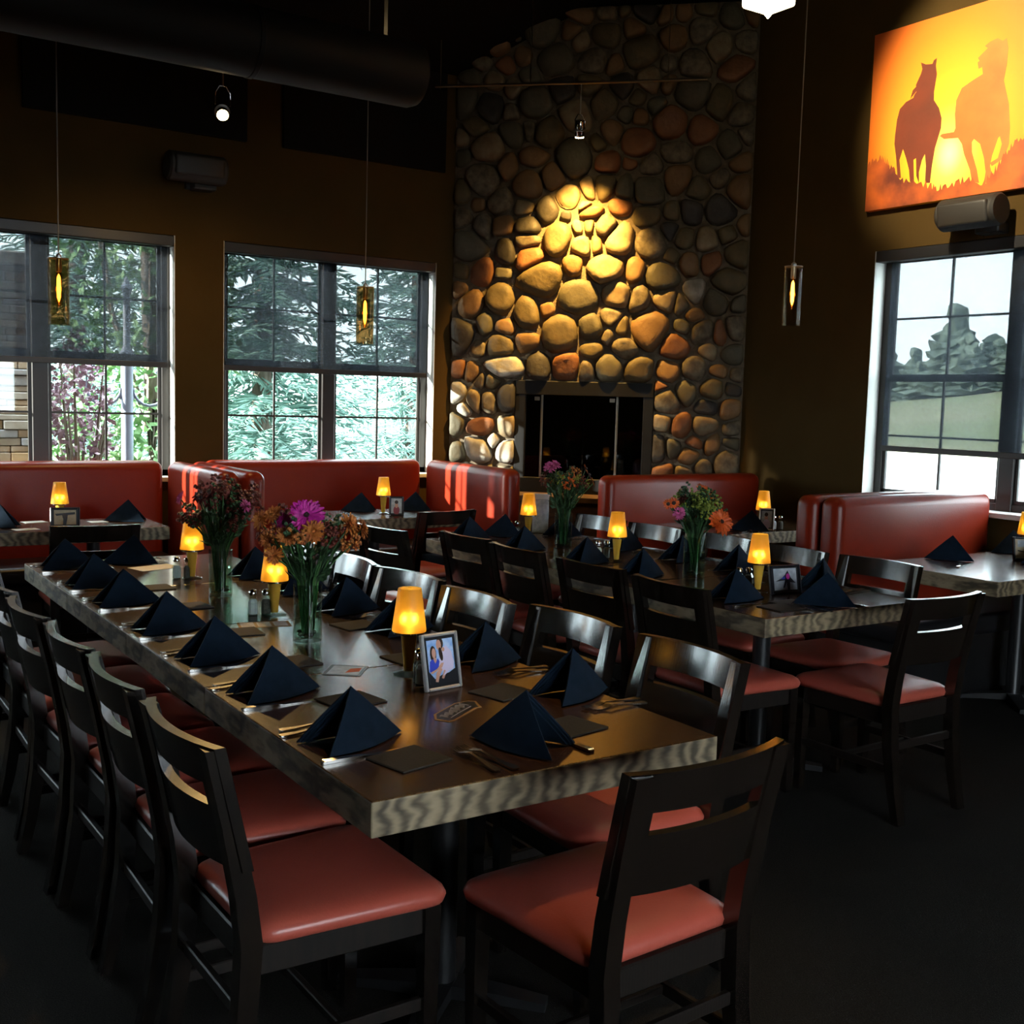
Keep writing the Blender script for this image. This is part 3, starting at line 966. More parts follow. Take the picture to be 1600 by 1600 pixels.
LP = lamp_proto()
_l = [0]


def lamp(x, y, label, z=.76, rot=0.0):
    if _l[0] == 0:
        _l[0] = 1
        LP.location = (x, y, z)
        LP['label'] = label
        LP['group'] = 'amber shaded table lamps'
        return LP
    return dup(LP, (x, y, z), rot, label, 'amber shaded table lamps')


lamp(1.53, 2.80, 'lit amber table lamp behind the photo of the couple')
lamp(1.52, 3.79, 'lit amber table lamp under the magenta gerbera bouquet')
lamp(1.51, 4.69, 'lit amber table lamp beside the dark burgundy bouquet')
lamp(3.57, 3.41, 'lit amber table lamp at the near end of the second table')
lamp(3.57, 4.38, 'lit amber table lamp in the middle of the second table')
lamp(3.75, 5.43, 'lit amber table lamp at the far end of the second table')
lamp(1.43, 6.84, 'lit amber table lamp on the far left booth table')
lamp(3.52, 6.84, 'lit amber table lamp on the booth table left of the fireplace')
lamp(5.46, 5.20, 'lit amber table lamp on the small table in front of the fireplace booth')
lamp(5.90, 3.62, 'lit amber table lamp cut off at the right edge by the window')


# ------------------------------------------------------------------ shakers
def shaker_proto(fill, name):
    t = thing(name, '', 'shaker')
    oct_ = 8
    obj('jar', MB().lathe([(.019, 0), (.021, .004), (.021, .050), (.013, .068), (.012, .074)], oct_), 'clear', t)
    obj('filling', MB().lathe([(.0175, .004), (.0175, .046), (.012, .056)], oct_), fill, t)
    obj('cap', MB().lathe([(.014, .072), (.015, .076), (.0145, .084), (.010, .091), (.003, .093)], 16), 'chrome', t, smooth=50)
    return t


SALT, PEP = None, None


def shakers(x, y, where, a=0.0, z=.76, d=.046):
    global SALT, PEP
    c, s = math.cos(a) * d / 2, math.sin(a) * d / 2
    ls, lp = 'white salt shaker with chrome cap %s' % where, 'dark pepper shaker with chrome cap %s' % where
    if SALT is None:
        SALT, PEP = shaker_proto('salt', 'salt_shaker'), shaker_proto('pepper', 'pepper_shaker')
        for o, q, l in ((SALT, -1, ls), (PEP, 1, lp)):
            o.location = (x + q * c, y + q * s, z)
            o['label'] = l
            o['group'] = 'glass shakers'
    else:
        dup(SALT, (x - c, y - s, z), 0, ls, 'glass shakers')
        dup(PEP, (x + c, y + s, z), 0, lp, 'glass shakers')


shakers(1.515, 2.70, 'behind the photo of the couple', 1.2)
shakers(1.475, 3.82, 'beside the lamp under the magenta bouquet', -.3)
shakers(1.475, 4.71, 'beside the lamp by the burgundy bouquet', -.5)
shakers(3.575, 3.50, 'by the near lamp of the second table', -.3)
shakers(3.575, 4.50, 'by the middle lamp of the second table', -.3)
shakers(3.66, 5.45, 'by the far lamp of the second table', -.3)
shakers(1.50, 6.89, 'on the far left booth table', .3)
shakers(5.53, 5.14, 'on the small fireplace booth table', -.4)


# ------------------------------------------------------------------ napkins and place settings
def napkin_proto():
    t = thing('napkin', '', 'napkin')
    def shell(k, g):
        # peak, ridge down to the rear corner, open front; doubled cloth
        pk = Vector((0, -.012, .134 * k))
        rr = Vector((0, .132 * k, .004))
        fl, fr = Vector((-.070 * k, -.112 * k, .004)), Vector((.070 * k, -.112 * k, .004))
        b = MB()
        for side, fo in ((-1, fl), (1, fr)):
            N = 7
            outer, inner = [], []
            for i in range(N):
                u = i / (N - 1)
                for j in range(N):
                    v = j / (N - 1)
                    a_ = pk.lerp(rr, u)
                    c_ = pk.lerp(fo, u)
                    p = a_.lerp(c_, v) if u > 0 else pk.copy()
                    bul = math.sin(PI * v) * .010 * u + math.sin(PI * u) * .004
                    p += Vector((side * bul, 0, 0))
                    if u == 1:
                        p.x += side * .016 * math.sin(PI * v)
                        p.z = .004
                    outer.append(p)
                    inner.append(p + Vector((-side * g, .0, -.0015)))
            n = N * N
            fs = []
            for i in range(N - 1):
                for j in range(N - 1):
                    q = (i * N + j, i * N + j + 1, (i + 1) * N + j + 1, (i + 1) * N + j)
                    fs.append(q if side < 0 else q[::-1])
                    q2 = tuple(n + x for x in q)
                    fs.append(q2[::-1] if side < 0 else q2)
            rim = [((N - 1) * N + j, (N - 1) * N + j + 1) for j in range(N - 1)] + [(i * N + N - 1, (i + 1) * N + N - 1) for i in range(N - 1)] + [(i * N, (i + 1) * N) for i in range(N - 1)]
            for a_, c_ in rim:
                fs.append((a_, c_, n + c_, n + a_))
            b.add(outer + inner, fs)
        return b
    b = shell(1.0, .004)
    obj('outer_fold', b, 'napkin', t, smooth=40)
    b2 = shell(.93, .004)
    obj('inner_fold', b2, 'napkin', t, smooth=40)
    b3 = shell(.84, .004)
    obj('inner_fold', b3, 'napkin', t, smooth=40)
    # rolled hem at the base of one side
    return t


NP = napkin_proto()
_n = [0]


def fork_proto(L, name):
    t = MB()
    k = L / .20
    pts = [(0, -.10 * k, .003), (0, -.05 * k, .0035), (0, .02 * k, .010), (0, .045 * k, .009)]
    # handle: flat tapered bar
    rings = []
    for y, w_, z, h in ((-.10, .0085, .002, .0035), (-.092, .0105, .002, .004), (-.06, .0075, .0025, .004), (-.01, .0038, .006, .004), (.025, .0042, .010, .003), (.036, .011, .0095, .0025), (.052, .0125, .006, .0025), (.056, .0125, .0055, .0025)):
        y *= k
        rings.append([(-w_, y, z), (w_, y, z), (w_, y, z + h), (-w_, y, z + h)])
    t.rings(rings)
    for i in range(4):
        x = -.0095 + i * .00633
        t.rings([[(x - w_, y * k, z), (x + w_, y * k, z), (x + w_, y * k, z + .0022), (x - w_, y * k, z + .0022)] for y, w_, z in ((.055, .0022, .0055), (.075, .0019, .0035), (.100, .0012, .0055))])
    return obj(name, t, 'steel', smooth=30)


def knife_proto():
    t = MB()
    t.rings([[(-w_, y, 0.0005), (w2, y, .0005), (w2, y, h), (-w_, y, h)] for y, w_, w2, h in ((-.118, .006, .006, .005), (-.112, .0085, .0085, .008), (-.03, .0065, .0065, .007), (-.015, .005, .005, .005), (-.01, .0075, .006, .003), (.08, .0095, .006, .0022), (.11, .005, .006, .0018), (.118, .0, .005, .0012))])
    o = obj('table_knife', t, 'steel', smooth=30)
    return o


FK, FK2, KN = fork_proto(.195, 'dinner_fork'), fork_proto(.175, 'salad_fork'), knife_proto()
CO = obj('coaster', MB().bbox(-.072, .072, -.066, .066, 0.0002, .0045, .002, 1), 'coaster')
FIRST = {}


def put(proto, loc, rot, label, cat, group):
    if proto.name not in FIRST:
        FIRST[proto.name] = 1
        proto.location = loc
        proto.rotation_euler = (0, 0, rot)
        tag(proto, label, cat, group)
        return proto
    o = dup(proto, loc, rot, label, group)
    o['category'] = cat
    return o


def napkin(x, y, deg, label, z=.76):
    return put(NP, (x, y, z), R(deg), label, 'napkin', 'navy pyramid folded napkins')


def place(x, y, face, where, nap_deg=-90, coast=None, z=.76, cutlery=True, jig=0.0, deg2=0.0, coaster_deg=0):
    """face: heading of the diner in degrees (0 = +Y). (x, y) is the napkin centre."""
    rz = R(face)
    fw = Vector((-math.sin(rz), math.cos(rz), 0))
    rt = Vector((fw.y, -fw.x, 0))
    c = Vector((x, y, z))
    napkin(x, y, nap_deg + deg2, 'navy pyramid napkin at %s' % where, z)
    if cutlery:
        p = c + rt * .105 + fw * (-.01 + jig)
        put(KN, p, rz + R(2), 'steel knife at %s' % where, 'knife', 'table knives')
        p = c - rt * .118 + fw * (-.035 + jig)
        put(FK, p, rz + R(3), 'long dinner fork at %s' % where, 'fork', 'dinner forks')
        p = c - rt * .150 + fw * (-.035 - jig)
        put(FK2, p, rz - R(3), 'short salad fork at %s' % where, 'fork', 'salad forks')
    if coast:
        put(CO, (coast[0], coast[1], z), R(coaster_deg), 'grey brown square mat at %s' % where, 'coaster', 'leather mats beside the place settings')


T1L = [2.29, 2.765, 3.215, 3.69, 4.225, 4.665, 5.18]
c1 = [(1.165, 2.12), (1.26, 2.615), (1.29, 3.08), (1.30, 3.55), (1.30, 4.07), (1.30, 4.52), None]
for i, y in enumerate(T1L):
    place(1.115, y, -90, 'the %s left-hand place of the front table' % ORD[i], -90, c1[i], jig=random.uniform(-.008, .008), deg2=(8, 4, 2, 0, -3, 0, -8)[i], coaster_deg=(12, 9, 4, -5, 3, 0, 0)[i])
T1R = [(1.815, 2.385), (1.80, 2.80), (1.80, 3.335), (1.79, 3.74), (1.79, 4.20), (1.78, 4.63)]
c2 = [(1.66, 2.50), None, (1.63, 2.97), (1.70, 3.49), None, None]
for i, (x, y) in enumerate(T1R):
    place(x, y, 90, 'the %s right-hand place of the front table' % ORD[i], -90 + (8, 6, 8, 5, 5, 0)[i], c2[i], jig=random.uniform(-.008, .008), coaster_deg=(15, 0, 5, 8, 0, 0)[i])
place(1.435, 2.085, 4, 'the near end of the front table', 30, (1.625, 2.15), coaster_deg=10)
place(1.40, 5.22, 180, 'the far end of the front table', 80, None)
T2L = [(3.33, 3.29), (3.38, 3.94), (3.40, 4.39), (3.38, 4.91), (3.35, 5.42)]
for i, (x, y) in enumerate(T2L):
    place(x, y, -90, 'the %s left-hand place of the second table' % ORD[i], -90 + (-10, 5, 0, 0, 0)[i], (3.48, 3.13) if i == 0 else None)
T2R = [(3.93, 3.36), (3.92, 3.87), (3.92, 4.27), (3.94, 4.75), (3.95, 5.34)]
for i, (x, y) in enumerate(T2R):
    place(x, y, 90, 'the %s booth-side place of the second table' % ORD[i], -90 + (10, 5, 0, 5, 0)[i], (3.70, 3.62) if i == 0 else None)
place(3.585, 3.06, 0, 'the near end of the second table', 60, (3.36, 3.08), jig=-.01)
place(3.60, 5.47, 180, 'the far end of the second table', 60, None)
napkin(1.83, 6.93, 70, 'navy pyramid napkin at the right end of the far left booth table')
napkin(1.10, 6.86, 70, 'navy pyramid napkin cut off at the left edge of the view')
napkin(3.44, 7.04, 60, 'navy pyramid napkin left of the lamp in the booth by the fireplace')
napkin(3.84, 6.99, 70, 'navy pyramid napkin right of the photo in the booth by the fireplace')
napkin(5.30, 5.16, 60, 'navy pyramid napkin on the small table in front of the fireplace booth')
napkin(5.35, 3.72, 50, 'navy pyramid napkin alone on the bright table by the right window')
napkin(5.98, 3.76, 70, 'navy pyramid napkin beside the window lamp at the right edge')
napkin(5.70, 3.40, 70, 'navy pyramid napkin in front of the sepia photo at the right edge')
put(KN, (5.20, 3.55, .76), R(-60), 'steel knife on the bright table by the right window', 'knife', 'table knives')
put(FK, (5.18, 5.22, .76), R(-80), 'long dinner fork on the small fireplace booth table', 'fork', 'dinner forks')
put(FK2, (5.22, 5.10, .76), R(-75), 'short salad fork on the small fireplace booth table', 'fork', 'salad forks')


def card(name, x, y, deg, w_, d_, m, label, z=.76):
    return tag(obj(name, MB().box(-w_ / 2, w_ / 2, -d_ / 2, d_ / 2, .0003, .0012), m, loc=(x, y, z), rot=R(deg)), label, 'card')


card('paper_card', 1.46, 5.05, 15, .20, .13, 'paper', 'white paper card near the far end of the front table')
card('paper_card', 1.33, 7.06, 10, .13, .09, 'paper', 'white paper behind the frame on the far left booth table')
card('paper_card', 1.22, 6.70, 10, .13, .08, 'paper', 'white paper left of the frame on the far left booth table')
card('paper_card', 1.67, 6.96, 5, .10, .09, 'paper', 'white paper against the napkin on the far left booth table')
card('paper_card', 3.69, 3.93, 20, .07, .05, 'tan', 'small tan card left of the second table vase with orange gerbera')
# tan strip of three pale panels
t = thing('flyer', 'tan flyer with three white panels beside the front vase', 'card', (1.425, 3.645, .76), R(-14))
obj('sheet', MB().box(-.088, .088, -.046, .046, .0003, .0012), 'tan', t)
for k in range(3):
    p = obj('printed_panel', MB().box(-.080 + k * .056, -.034 + k * .056, -.038, .038, .0012, .0014), 'paper', t)
    q = MB()
    for j in range(3):
        q.box(-.074 + k * .056, -.044 + k * .056 - .006 * j, -.024 + j * .018, -.017 + j * .018, .0014, .0016)
    obj('printed_lines', q, 'grey_ink', p)
# postcard with a sunset
t = thing('postcard', 'glossy postcard with an orange picture near the middle of the front table', 'card', (1.39, 2.92, .76), R(-38))
obj('sheet', MB().box(-.055, .055, -.062, .062, .0003, .0012), 'ph_black', t)
obj('picture', MB().box(-.045, .045, -.05, .05, .0012, .0014), 'ph_grey', t)
obj('picture_glow', MB().prism([(.005, -.03), (.042, -.01), (.04, .035), (.01, .02)], .0014, .0016), 'orange_petal', t)
# black shaped card with pale script
t = thing('plaque_card', 'black shaped card with pale script and gold border before the couple photo', 'card', (1.455, 2.405, .76), R(34))
ol = [(-.10, -.028), (-.085, -.036), (.05, -.036), (.062, -.044), (.072, -.034), (.105, -.008), (.10, .012), (.06, .034), (-.06, .034), (-.098, .012)]
obj('border', MB().prism(ol, .0003, .0014), 'gold_edge', t)
obj('face', MB().prism([(x * .93, y * .84) for x, y in ol], .0014, .0018), 'black_card', t)
q = MB()
for wx, wy, n_, amp in ((-.073, .002, 8, .010), (.000, .006, 7, .012)):
    pts = []
    for k in range(n_ * 6 + 1):
        u = k / 6
        pts.append((wx + u * .0088 + .004 * math.sin(2 * PI * u), wy + amp * math.sin(2 * PI * u + 1) * (1 + .5 * math.sin(u * 2.1)), .0022))
    q.tube(pts, .0016, 4)
q.tube([(-.07, -.018, .0022), (-.02, -.016, .0022), (.05, -.018, .0022)], .0011, 4)
obj('script_print', q, 'grey_ink', t)
# acrylic table stand
t = thing('menu_stand', 'tall white menu stand behind the far lamp of the second table', 'stand', (3.90, 5.52, .76), R(-34))
obj('stand_panel', MB().bbox(-.048, .048, -.004, .004, .004, .225, .002, 1), 'ph_grey', t)
obj('stand_foot', MB().bbox(-.05, .05, -.03, .03, 0, .006, .002, 1), 'clear', t)
obj('stand_clip', MB().bbox(-.05, .05, -.007, .007, .205, .24, .003, 1), 'paper', t)


# ------------------------------------------------------------------ photo frames
def photo_frame(x, y, deg, w_, h, label, frame_m, pic, z=.76, lean=12, border=.012, matt='ph_black'):
    t = thing('photo_frame', label, 'photo frame', (x, y, z), R(deg))
    T = Matrix.Rotation(R(-lean), 4, 'X')
    b = MB()
    for x0, x1, z0, z1 in ((-w_ / 2, -w_ / 2 + border, 0, h), (w_ / 2 - border, w_ / 2, 0, h), (-w_ / 2 + border, w_ / 2 - border, 0, border), (-w_ / 2 + border, w_ / 2 - border, h - border, h)):
        b.bbox(x0, x1, -.008, .008, z0, z1, .003, 1, T=T)
    obj('frame', b, frame_m, t)
    iw, ih = w_ - 2 * border, h - 2 * border
    obj('mount', MB().box(-iw / 2, iw / 2, -.002, .004, border, h - border, T=T), matt, t)
    q = MB()
    names = []
    px, pz = iw * .84, ih * .88
    for li, (mname, poly) in enumerate(pic):
        if mname not in names:
            names.append(mname)
        n = len(poly)
        yy = -.0024 - .00012 * li
        q.add([T @ Vector(((u - .5) * px, yy, h / 2 + (v - .5) * pz)) for u, v in poly], [tuple(range(n))], names.index(mname))
    obj('photo_print', q, names, t)
    obj('easel_leg', MB().bbox(-.012, .012, .004, .008, .0, h * .75, .001, 1, T=Matrix.Translation((0, .055, 0)) @ Matrix.Rotation(R(16), 4, 'X')), 'ph_black', t)
    return t


def ell(cx, cy, a, c, n=14, rot=0):
    out = []
    for k in range(n):
        q = 2 * PI * k / n
        x, y = a * math.cos(q), c * math.sin(q)
        out.append((cx + x * math.cos(rot) - y * math.sin(rot), cy + x * math.sin(rot) + y * math.cos(rot)))
    return out


FULL = [(0, 0), (1, 0), (1, 1), (0, 1)]
couple = [('ph_sky', FULL),
          ('ph_black', [(0, 0), (1, 0), (1, .30), (.75, .22), (.5, .2), (.2, .12), (0, .3)]),
          ('ph_lilac', [(.38, .30), (.45, .62), (.55, .78), (.72, .84), (.90, .70), (.98, .45), (.92, .28), (.7, .25)]),
          ('hair', ell(.50, .90, .13, .14)), ('skin', ell(.45, .87, .095, .12)), ('hair', ell(.50, .66, .07, .16, rot=.2)), ('skin', ell(.60, .76, .06, .05)),
          ('hair', ell(.21, .68, .12, .19)), ('skin', ell(.235, .70, .075, .115)), ('skin', [(.2, .58), (.3, .6), (.34, .46), (.24, .46)]),
          ('ph_blue', [(.02, .30), (.05, .52), (.18, .58), (.26, .46), (.36, .58), (.42, .50), (.36, .36), (.15, .26)]),
          ('skin', [(.03, .28), (.10, .24), (.5, .36), (.58, .46), (.48, .46), (.3, .34)]),
          ('skin', [(.20, .06), (.30, .04), (.36, .16), (.5, .32), (.42, .36), (.26, .26)]), ('skin', [(.44, .12), (.52, .10), (.66, .26), (.56, .3)]),
          ('ph_lilac', [(.50, .16), (.62, .20), (.92, .36), (.88, .46), (.66, .32)])]
photo_frame(1.535, 2.605, 8, .125, .155, 'silver photo frame with a laughing couple, woman in blue', 'silver', couple, border=.009)
party = [('ph_grey', FULL), ('ph_black', [(.05, .4), (.35, .55), (.5, .7), (.62, .9), (.75, .55), (.95, .3), (.7, .35), (.68, 0), (.58, 0), (.55, .35), (.45, .1), (.38, .1), (.48, .45)]), ('magenta', ell(.62, .62, .08, .14)), ('ph_blue', [(.3, .5), (.48, .65), (.5, .5)])]
photo_frame(3.645, 3.315, -8, .165, .125, 'black photo frame with a dancing figure near end of second table', 'ph_black', party, border=.010, matt='ph_black')
beach = [('ph_sand', FULL), ('ph_black', [(0, .35), (.3, .28), (.6, .24), (.6, .27), (.3, .33), (0, .42)]), ('ph_grey', [(0, .6), (1, .62), (1, 1), (0, 1)]), ('ph_black', ell(.72, .42, .06, .14))]
photo_frame(5.76, 3.50, -34, .19, .13, 'photo frame with a sepia beach scene at the right edge', 'ph_black', beach, border=.012, matt='ph_sand')
rider = [('ph_sand', FULL), ('ph_black', [(.05, .75), (.95, .85), (.95, .7), (.62, .65), (.6, .4), (.55, 0), (.4, 0), (.42, .4), (.36, .65), (.1, .6)]), ('hair', ell(.48, .55, .1, .2))]
photo_frame(1.435, 6.73, -12, .16, .115, 'dark photo frame with a figure of spread arms, far left booth', 'ph_black', rider, border=.010, matt='ph_black')
por = [('ph_grey', FULL), ('ph_red', ell(.5, .2, .3, .3)), ('skin', ell(.5, .55, .16, .2)), ('hair', ell(.5, .75, .18, .12))]
photo_frame(3.555, 6.715, -26, .10, .13, 'dark photo frame with a portrait in the booth left of the fireplace', 'ph_black', por, border=.008, matt='ph_black')
por2 = [('ph_grey', FULL), ('skin', ell(.45, .6, .16, .2)), ('hair', ell(.45, .78, .18, .12)), ('ph_lilac', ell(.5, .2, .35, .3))]
photo_frame(5.42, 5.13, -50, .10, .145, 'white photo frame on the small fireplace booth table', 'paper', por2, border=.010, matt='ph_black')


# ------------------------------------------------------------------ flowers
def rosette(n, L, w_, tilt, z=0.0, m=0, curl=.3, seed=0, b=None):
    b = b or MB()
    rg = random.Random(seed)
    for k in range(n):
        a = 2 * PI * k / n + rg.uniform(-.1, .1)
        tl = tilt + rg.uniform(-.12, .12)
        l = L * rg.uniform(.88, 1.08)
        d = Vector((math.cos(a), math.sin(a), 0))
        s = Vector((-d.y, d.x, 0))
        vs = []
        for u, ww in ((.12, .45), (.45, 1.0), (.8, .85), (1.0, .25)):
            p = d * (l * u * math.cos(tl)) + Vector((0, 0, z + l * u * math.sin(tl) - curl * l * u * u * .5))
            vs += [p - s * w_ * ww * .5, p + Vector((0, 0, -w_ * .18)), p + s * w_ * ww * .5]
        fs = []
        for r_ in range(3):
            for c in range(2):
                o = r_ * 3 + c
                fs.append((o, o + 3, o + 4, o + 1))
        b.add(vs, fs, m)
    return b


def blob(b, c, r, m=0, n=7, flat=.7):
    b.lathe([(r * .5, -r * flat * .8), (r, -r * flat * .1), (r * .8, r * flat * .6), (r * .3, r * flat)], n, c, m)


def flower_mesh(kind, m, seed):
    b = MB()
    if kind == 'gerbera':
        rosette(28, .052, .0155, .25, 0, 0, .35, seed, b)
        rosette(24, .042, .013, .40, .003, 0, .3, seed + 1, b)
        rosette(18, .022, .006, .6, .005, 0, .2, seed + 2, b)
        blob(b, (0, 0, .006), .012, 1, 10, .5)
        mats = [m, 'floret']
    elif kind == 'mum':
        for q, (n, L, t_) in enumerate(((16, .036, .1), (15, .032, .4), (12, .026, .75), (8, .018, 1.1))):
            rosette(n, L, .009, t_, .001 * q, 0, .15, seed + q, b)
        blob(b, (0, 0, .004), .008, 0, 6)
        mats = [m]
    elif kind == 'daisy':
        rosette(13, .026, .009, .3, 0, 0, .3, seed, b)
        blob(b, (0, 0, .004), .009, 1, 8, .6)
        mats = [m, 'floret']
    else:  # feathery filler
        rg = random.Random(seed)
        for k in range(34):
            a = rg.uniform(0, 2 * PI)
            r_ = rg.uniform(0, .03) ** 1
            z_ = rg.uniform(-.035, .03)
            blob(b, (r_ * math.cos(a), r_ * math.sin(a), z_), rg.uniform(.004, .0075), 0, 5)
        mats = [m]
    me = bpy.data.meshes.new(kind + '_head')
    me.from_pydata(b.v, [], b.f)
    for q in mats:
        me.materials.append(M[q])
    me.polygons.foreach_set('material_index', b.mi)
    me.update()
    return me


FM = {}
for m_ in ('magenta', 'orange_petal'):
    FM['gerbera', m_] = flower_mesh('gerbera', m_, 3)
for m_ in ('bronze', 'burgundy', 'orange_petal', 'pink'):
    FM['mum', m_] = flower_mesh('mum', m_, 5)
for m_ in ('bronze', 'burgundy', 'orange_petal', 'pink'):
    FM['daisy', m_] = flower_mesh('daisy', m_, 9)
for m_ in ('filler_green', 'bronze', 'burgundy', 'leaf'):
    FM['filler', m_] = flower_mesh('filler', m_, 13)


def bouquet(x, y, deg, title, vase_label, heads, seed, h_leaf=.12, leaf_m='leaf', r_v=.046, spread=1.0, z=.76, hv=.185):
    """heads: (kind, material, dx, dy, height, facing(dx,dy,dz) or None, scale)"""
    rg = random.Random(seed)
    v = thing('vase', vase_label, 'vase', (x, y, z), 0)
    obj('glass_wall', MB().lathe([(r_v, 0), (r_v, hv), (r_v - .003, hv), (r_v - .003, .012), (0.002, .012)], 28, cap=True), 'clear', v, smooth=40)
    obj('water', MB().lathe([(r_v - .004, .013), (r_v - .004, hv * .62)], 24), 'water', v, smooth=40)
    for k in range(7):
        a = rg.uniform(0, 2 * PI)
        st = MB()
        blob(st, (math.cos(a) * .024, math.sin(a) * .024, .020 + .009 * (k % 2)), .010, 0, 7)
        obj('pebble', st, STONE[(4, 6, 0)[k % 3]], v, smooth=60)
    rot = Matrix.Rotation(R(deg), 4, 'Z')
    stems = MB()
    for i, (kind, m_, dx, dy, hh, fac, sc) in enumerate(heads):
        top = rot @ Vector((dx, dy, hh))
        nm = {'gerbera': 'gerbera', 'mum': 'chrysanthemum', 'daisy': 'daisy', 'filler': 'filler_flower'}[kind]
        cw = {'magenta': 'magenta', 'orange_petal': 'orange', 'bronze': 'bronze', 'burgundy': 'burgundy', 'pink': 'pink', 'filler_green': 'yellow green', 'leaf': 'dark green'}[m_]
        kw = {'gerbera': 'gerbera', 'mum': 'chrysanthemum', 'daisy': 'small daisy', 'filler': 'filler sprig'}[kind]
        same = [q for q in heads if q[0] == kind and q[1] == m_]
        grp = '%s %s in %s' % (cw, kw, title)
        lab = '%s %s in %s' % (cw, kw, title)
        if kind == 'gerbera' and len(same) > 1:
            lab = '%s %s gerbera in %s' % (('large open', 'smaller side facing')[same.index(heads[i])], cw, title)
        f = thing(nm, lab, 'flower', (x + top.x, y + top.y, z + top.z), 0, grp)
        ho = bpy.data.objects.new('flower_head', FM[kind, m_])
        COL.objects.link(ho)
        ho.parent = f
        d = Vector(fac) if fac else Vector((top.x * 2.2, top.y * 2.2, .12))
        ho.rotation_euler = d.to_track_quat('Z', 'Y').to_euler()
        ho.rotation_euler.rotate_axis('Z', rg.uniform(0, 6))
        ho.scale = (sc, sc, sc)
        a = rg.uniform(0, 2 * PI)
        foot = Vector((math.cos(a) * .018, math.sin(a) * .018, .018)) - top
        neck = Vector((top.x * .32 * .9, top.y * .32 * .9, hv + .01)) - top
        nl = math.hypot(neck.x + top.x, neck.y + top.y)
        if nl > r_v * .75:
            q = r_v * .75 / nl
            neck = Vector(((neck.x + top.x) * q, (neck.y + top.y) * q, hv + .01)) - top
        stb = MB().tube([(0, 0, -.004), tuple(neck * .5 + Vector((0, 0, .008))), tuple(neck), tuple(foot)], .0026, 6)
        obj('stem', stb, 'stem_green', f, smooth=60)
    # greenery
    g = MB()
    for k in range(170):
        a = rg.uniform(0, 2 * PI)
        rr = rg.uniform(.012, .105) * spread
        hz = hv + rg.uniform(.01, h_leaf)
        rr *= .35 + .65 * (hz - hv) / h_leaf
        p = Vector((rr * math.cos(a), rr * math.sin(a), hz))
        d = Vector((math.cos(a) * rg.uniform(.2, 1.1), math.sin(a) * rg.uniform(.2, 1.1), rg.uniform(.2, 1))).normalized()
        L, W_ = rg.uniform(.025, .055), rg.uniform(.006, .014)
        s_ = d.cross(Vector((rg.uniform(-1, 1), rg.uniform(-1, 1), .5))).normalized()
        nn = d.cross(s_)
        g.add([p, p + d * L * .45 - s_ * W_, p + d * L * .5 - nn * W_ * .4, p + d * L * .45 + s_ * W_, p + d * L], [(0, 1, 2), (0, 2, 3), (1, 4, 2), (2, 4, 3)])
    for k in range(16):
        a = rg.uniform(0, 2 * PI)
        q = Vector((math.cos(a), math.sin(a), 0))
        g.tube([q * .02 + Vector((0, 0, .016)), q * -.012 + Vector((0, 0, hv * .6)), q * -.03 + Vector((0, 0, hv + .01)), q * -.06 * spread + Vector((0, 0, hv + h_leaf * .7))], .0022, 5)
    o = obj('greenery', g, leaf_m, loc=(x, y, z), rot=R(deg), stuff=True)
    tag(o, 'dark leaves and stems filling %s' % title, 'foliage')


# local x = towards the right of the photo, local y = away from the viewer (rotated by -33.8 degrees)
VY = -33.8
def heads_mix(seed, n, spec, rx, z0, z1, ry=None):
    rg = random.Random(seed)
    out = []
    for k in range(n):
        a = rg.uniform(0, 2 * PI)
        q = math.sqrt(rg.uniform(.1, 1))
        kind, m_, sc = rg.choice(spec)
        zz = z0 + (z1 - z0) * (1 - .75 * q * q) * rg.uniform(.75, 1.05)
        out.append((kind, m_, rx * q * math.cos(a), (ry or rx) * q * math.sin(a) * .8, zz, None, sc * rg.uniform(.85, 1.15)))
    return out


h1 = [('gerbera', 'magenta', .002, -.045, .395, Vector((-.42, -.80, .55)), 1.12), ('gerbera', 'magenta', -.062, -.02, .37, Vector((-.9, -.2, .2)), .9),
      ('mum', 'bronze', .028, -.075, .352, Vector((-.3, -.8, .25)), 1.1), ('mum', 'bronze', -.05, -.07, .335, Vector((-.6, -.7, .1)), 1.0), ('mum', 'bronze', .120, -.03, .372, Vector((.4, -.7, .4)), 1.15),
      ('mum', 'bronze', .155, -.02, .358, Vector((.7, -.5, .2)), 1.0), ('mum', 'bronze', -.135, -.01, .375, Vector((-.8, -.4, .3)), .95), ('mum', 'bronze', -.10, -.01, .392, Vector((-.5, -.3, .7)), 1.0),
      ('mum', 'bronze', -.115, -.01, .315, Vector((-.8, -.5, 0)), .95), ('mum', 'bronze', -.085, -.06, .275, Vector((-.6, -.7, .1)), .9), ('mum', 'bronze', .13, 0, .32, Vector((.7, -.5, .1)), .9)]
h1 += heads_mix(2, 20, [('filler', 'bronze', 1.0), ('filler', 'burgundy', 1.0), ('filler', 'leaf', 1.1)], .135, .28, .42)
h1 = [(a, b_, c * 1.12, d * 1.1, e * 1.035, f, g * 1.05) for a, b_, c, d, e, f, g in h1]
bouquet(1.457, 3.35, VY, 'the magenta gerbera bouquet', 'clear glass vase of the magenta gerbera bouquet, front table', h1, 1)
h2 = heads_mix(4, 16, [('mum', 'burgundy', 1.1), ('daisy', 'burgundy', 1.2), ('filler', 'burgundy', 1.3), ('mum', 'bronze', .8)], .15, .32, .46)
h2 += heads_mix(41, 18, [('filler', 'burgundy', 1.2), ('filler', 'leaf', 1.4)], .13, .26, .42)
h2 += [('mum', 'pink', .11, -.06, .36, None, .8), ('mum', 'pink', -.15, -.02, .38, None, .8)]
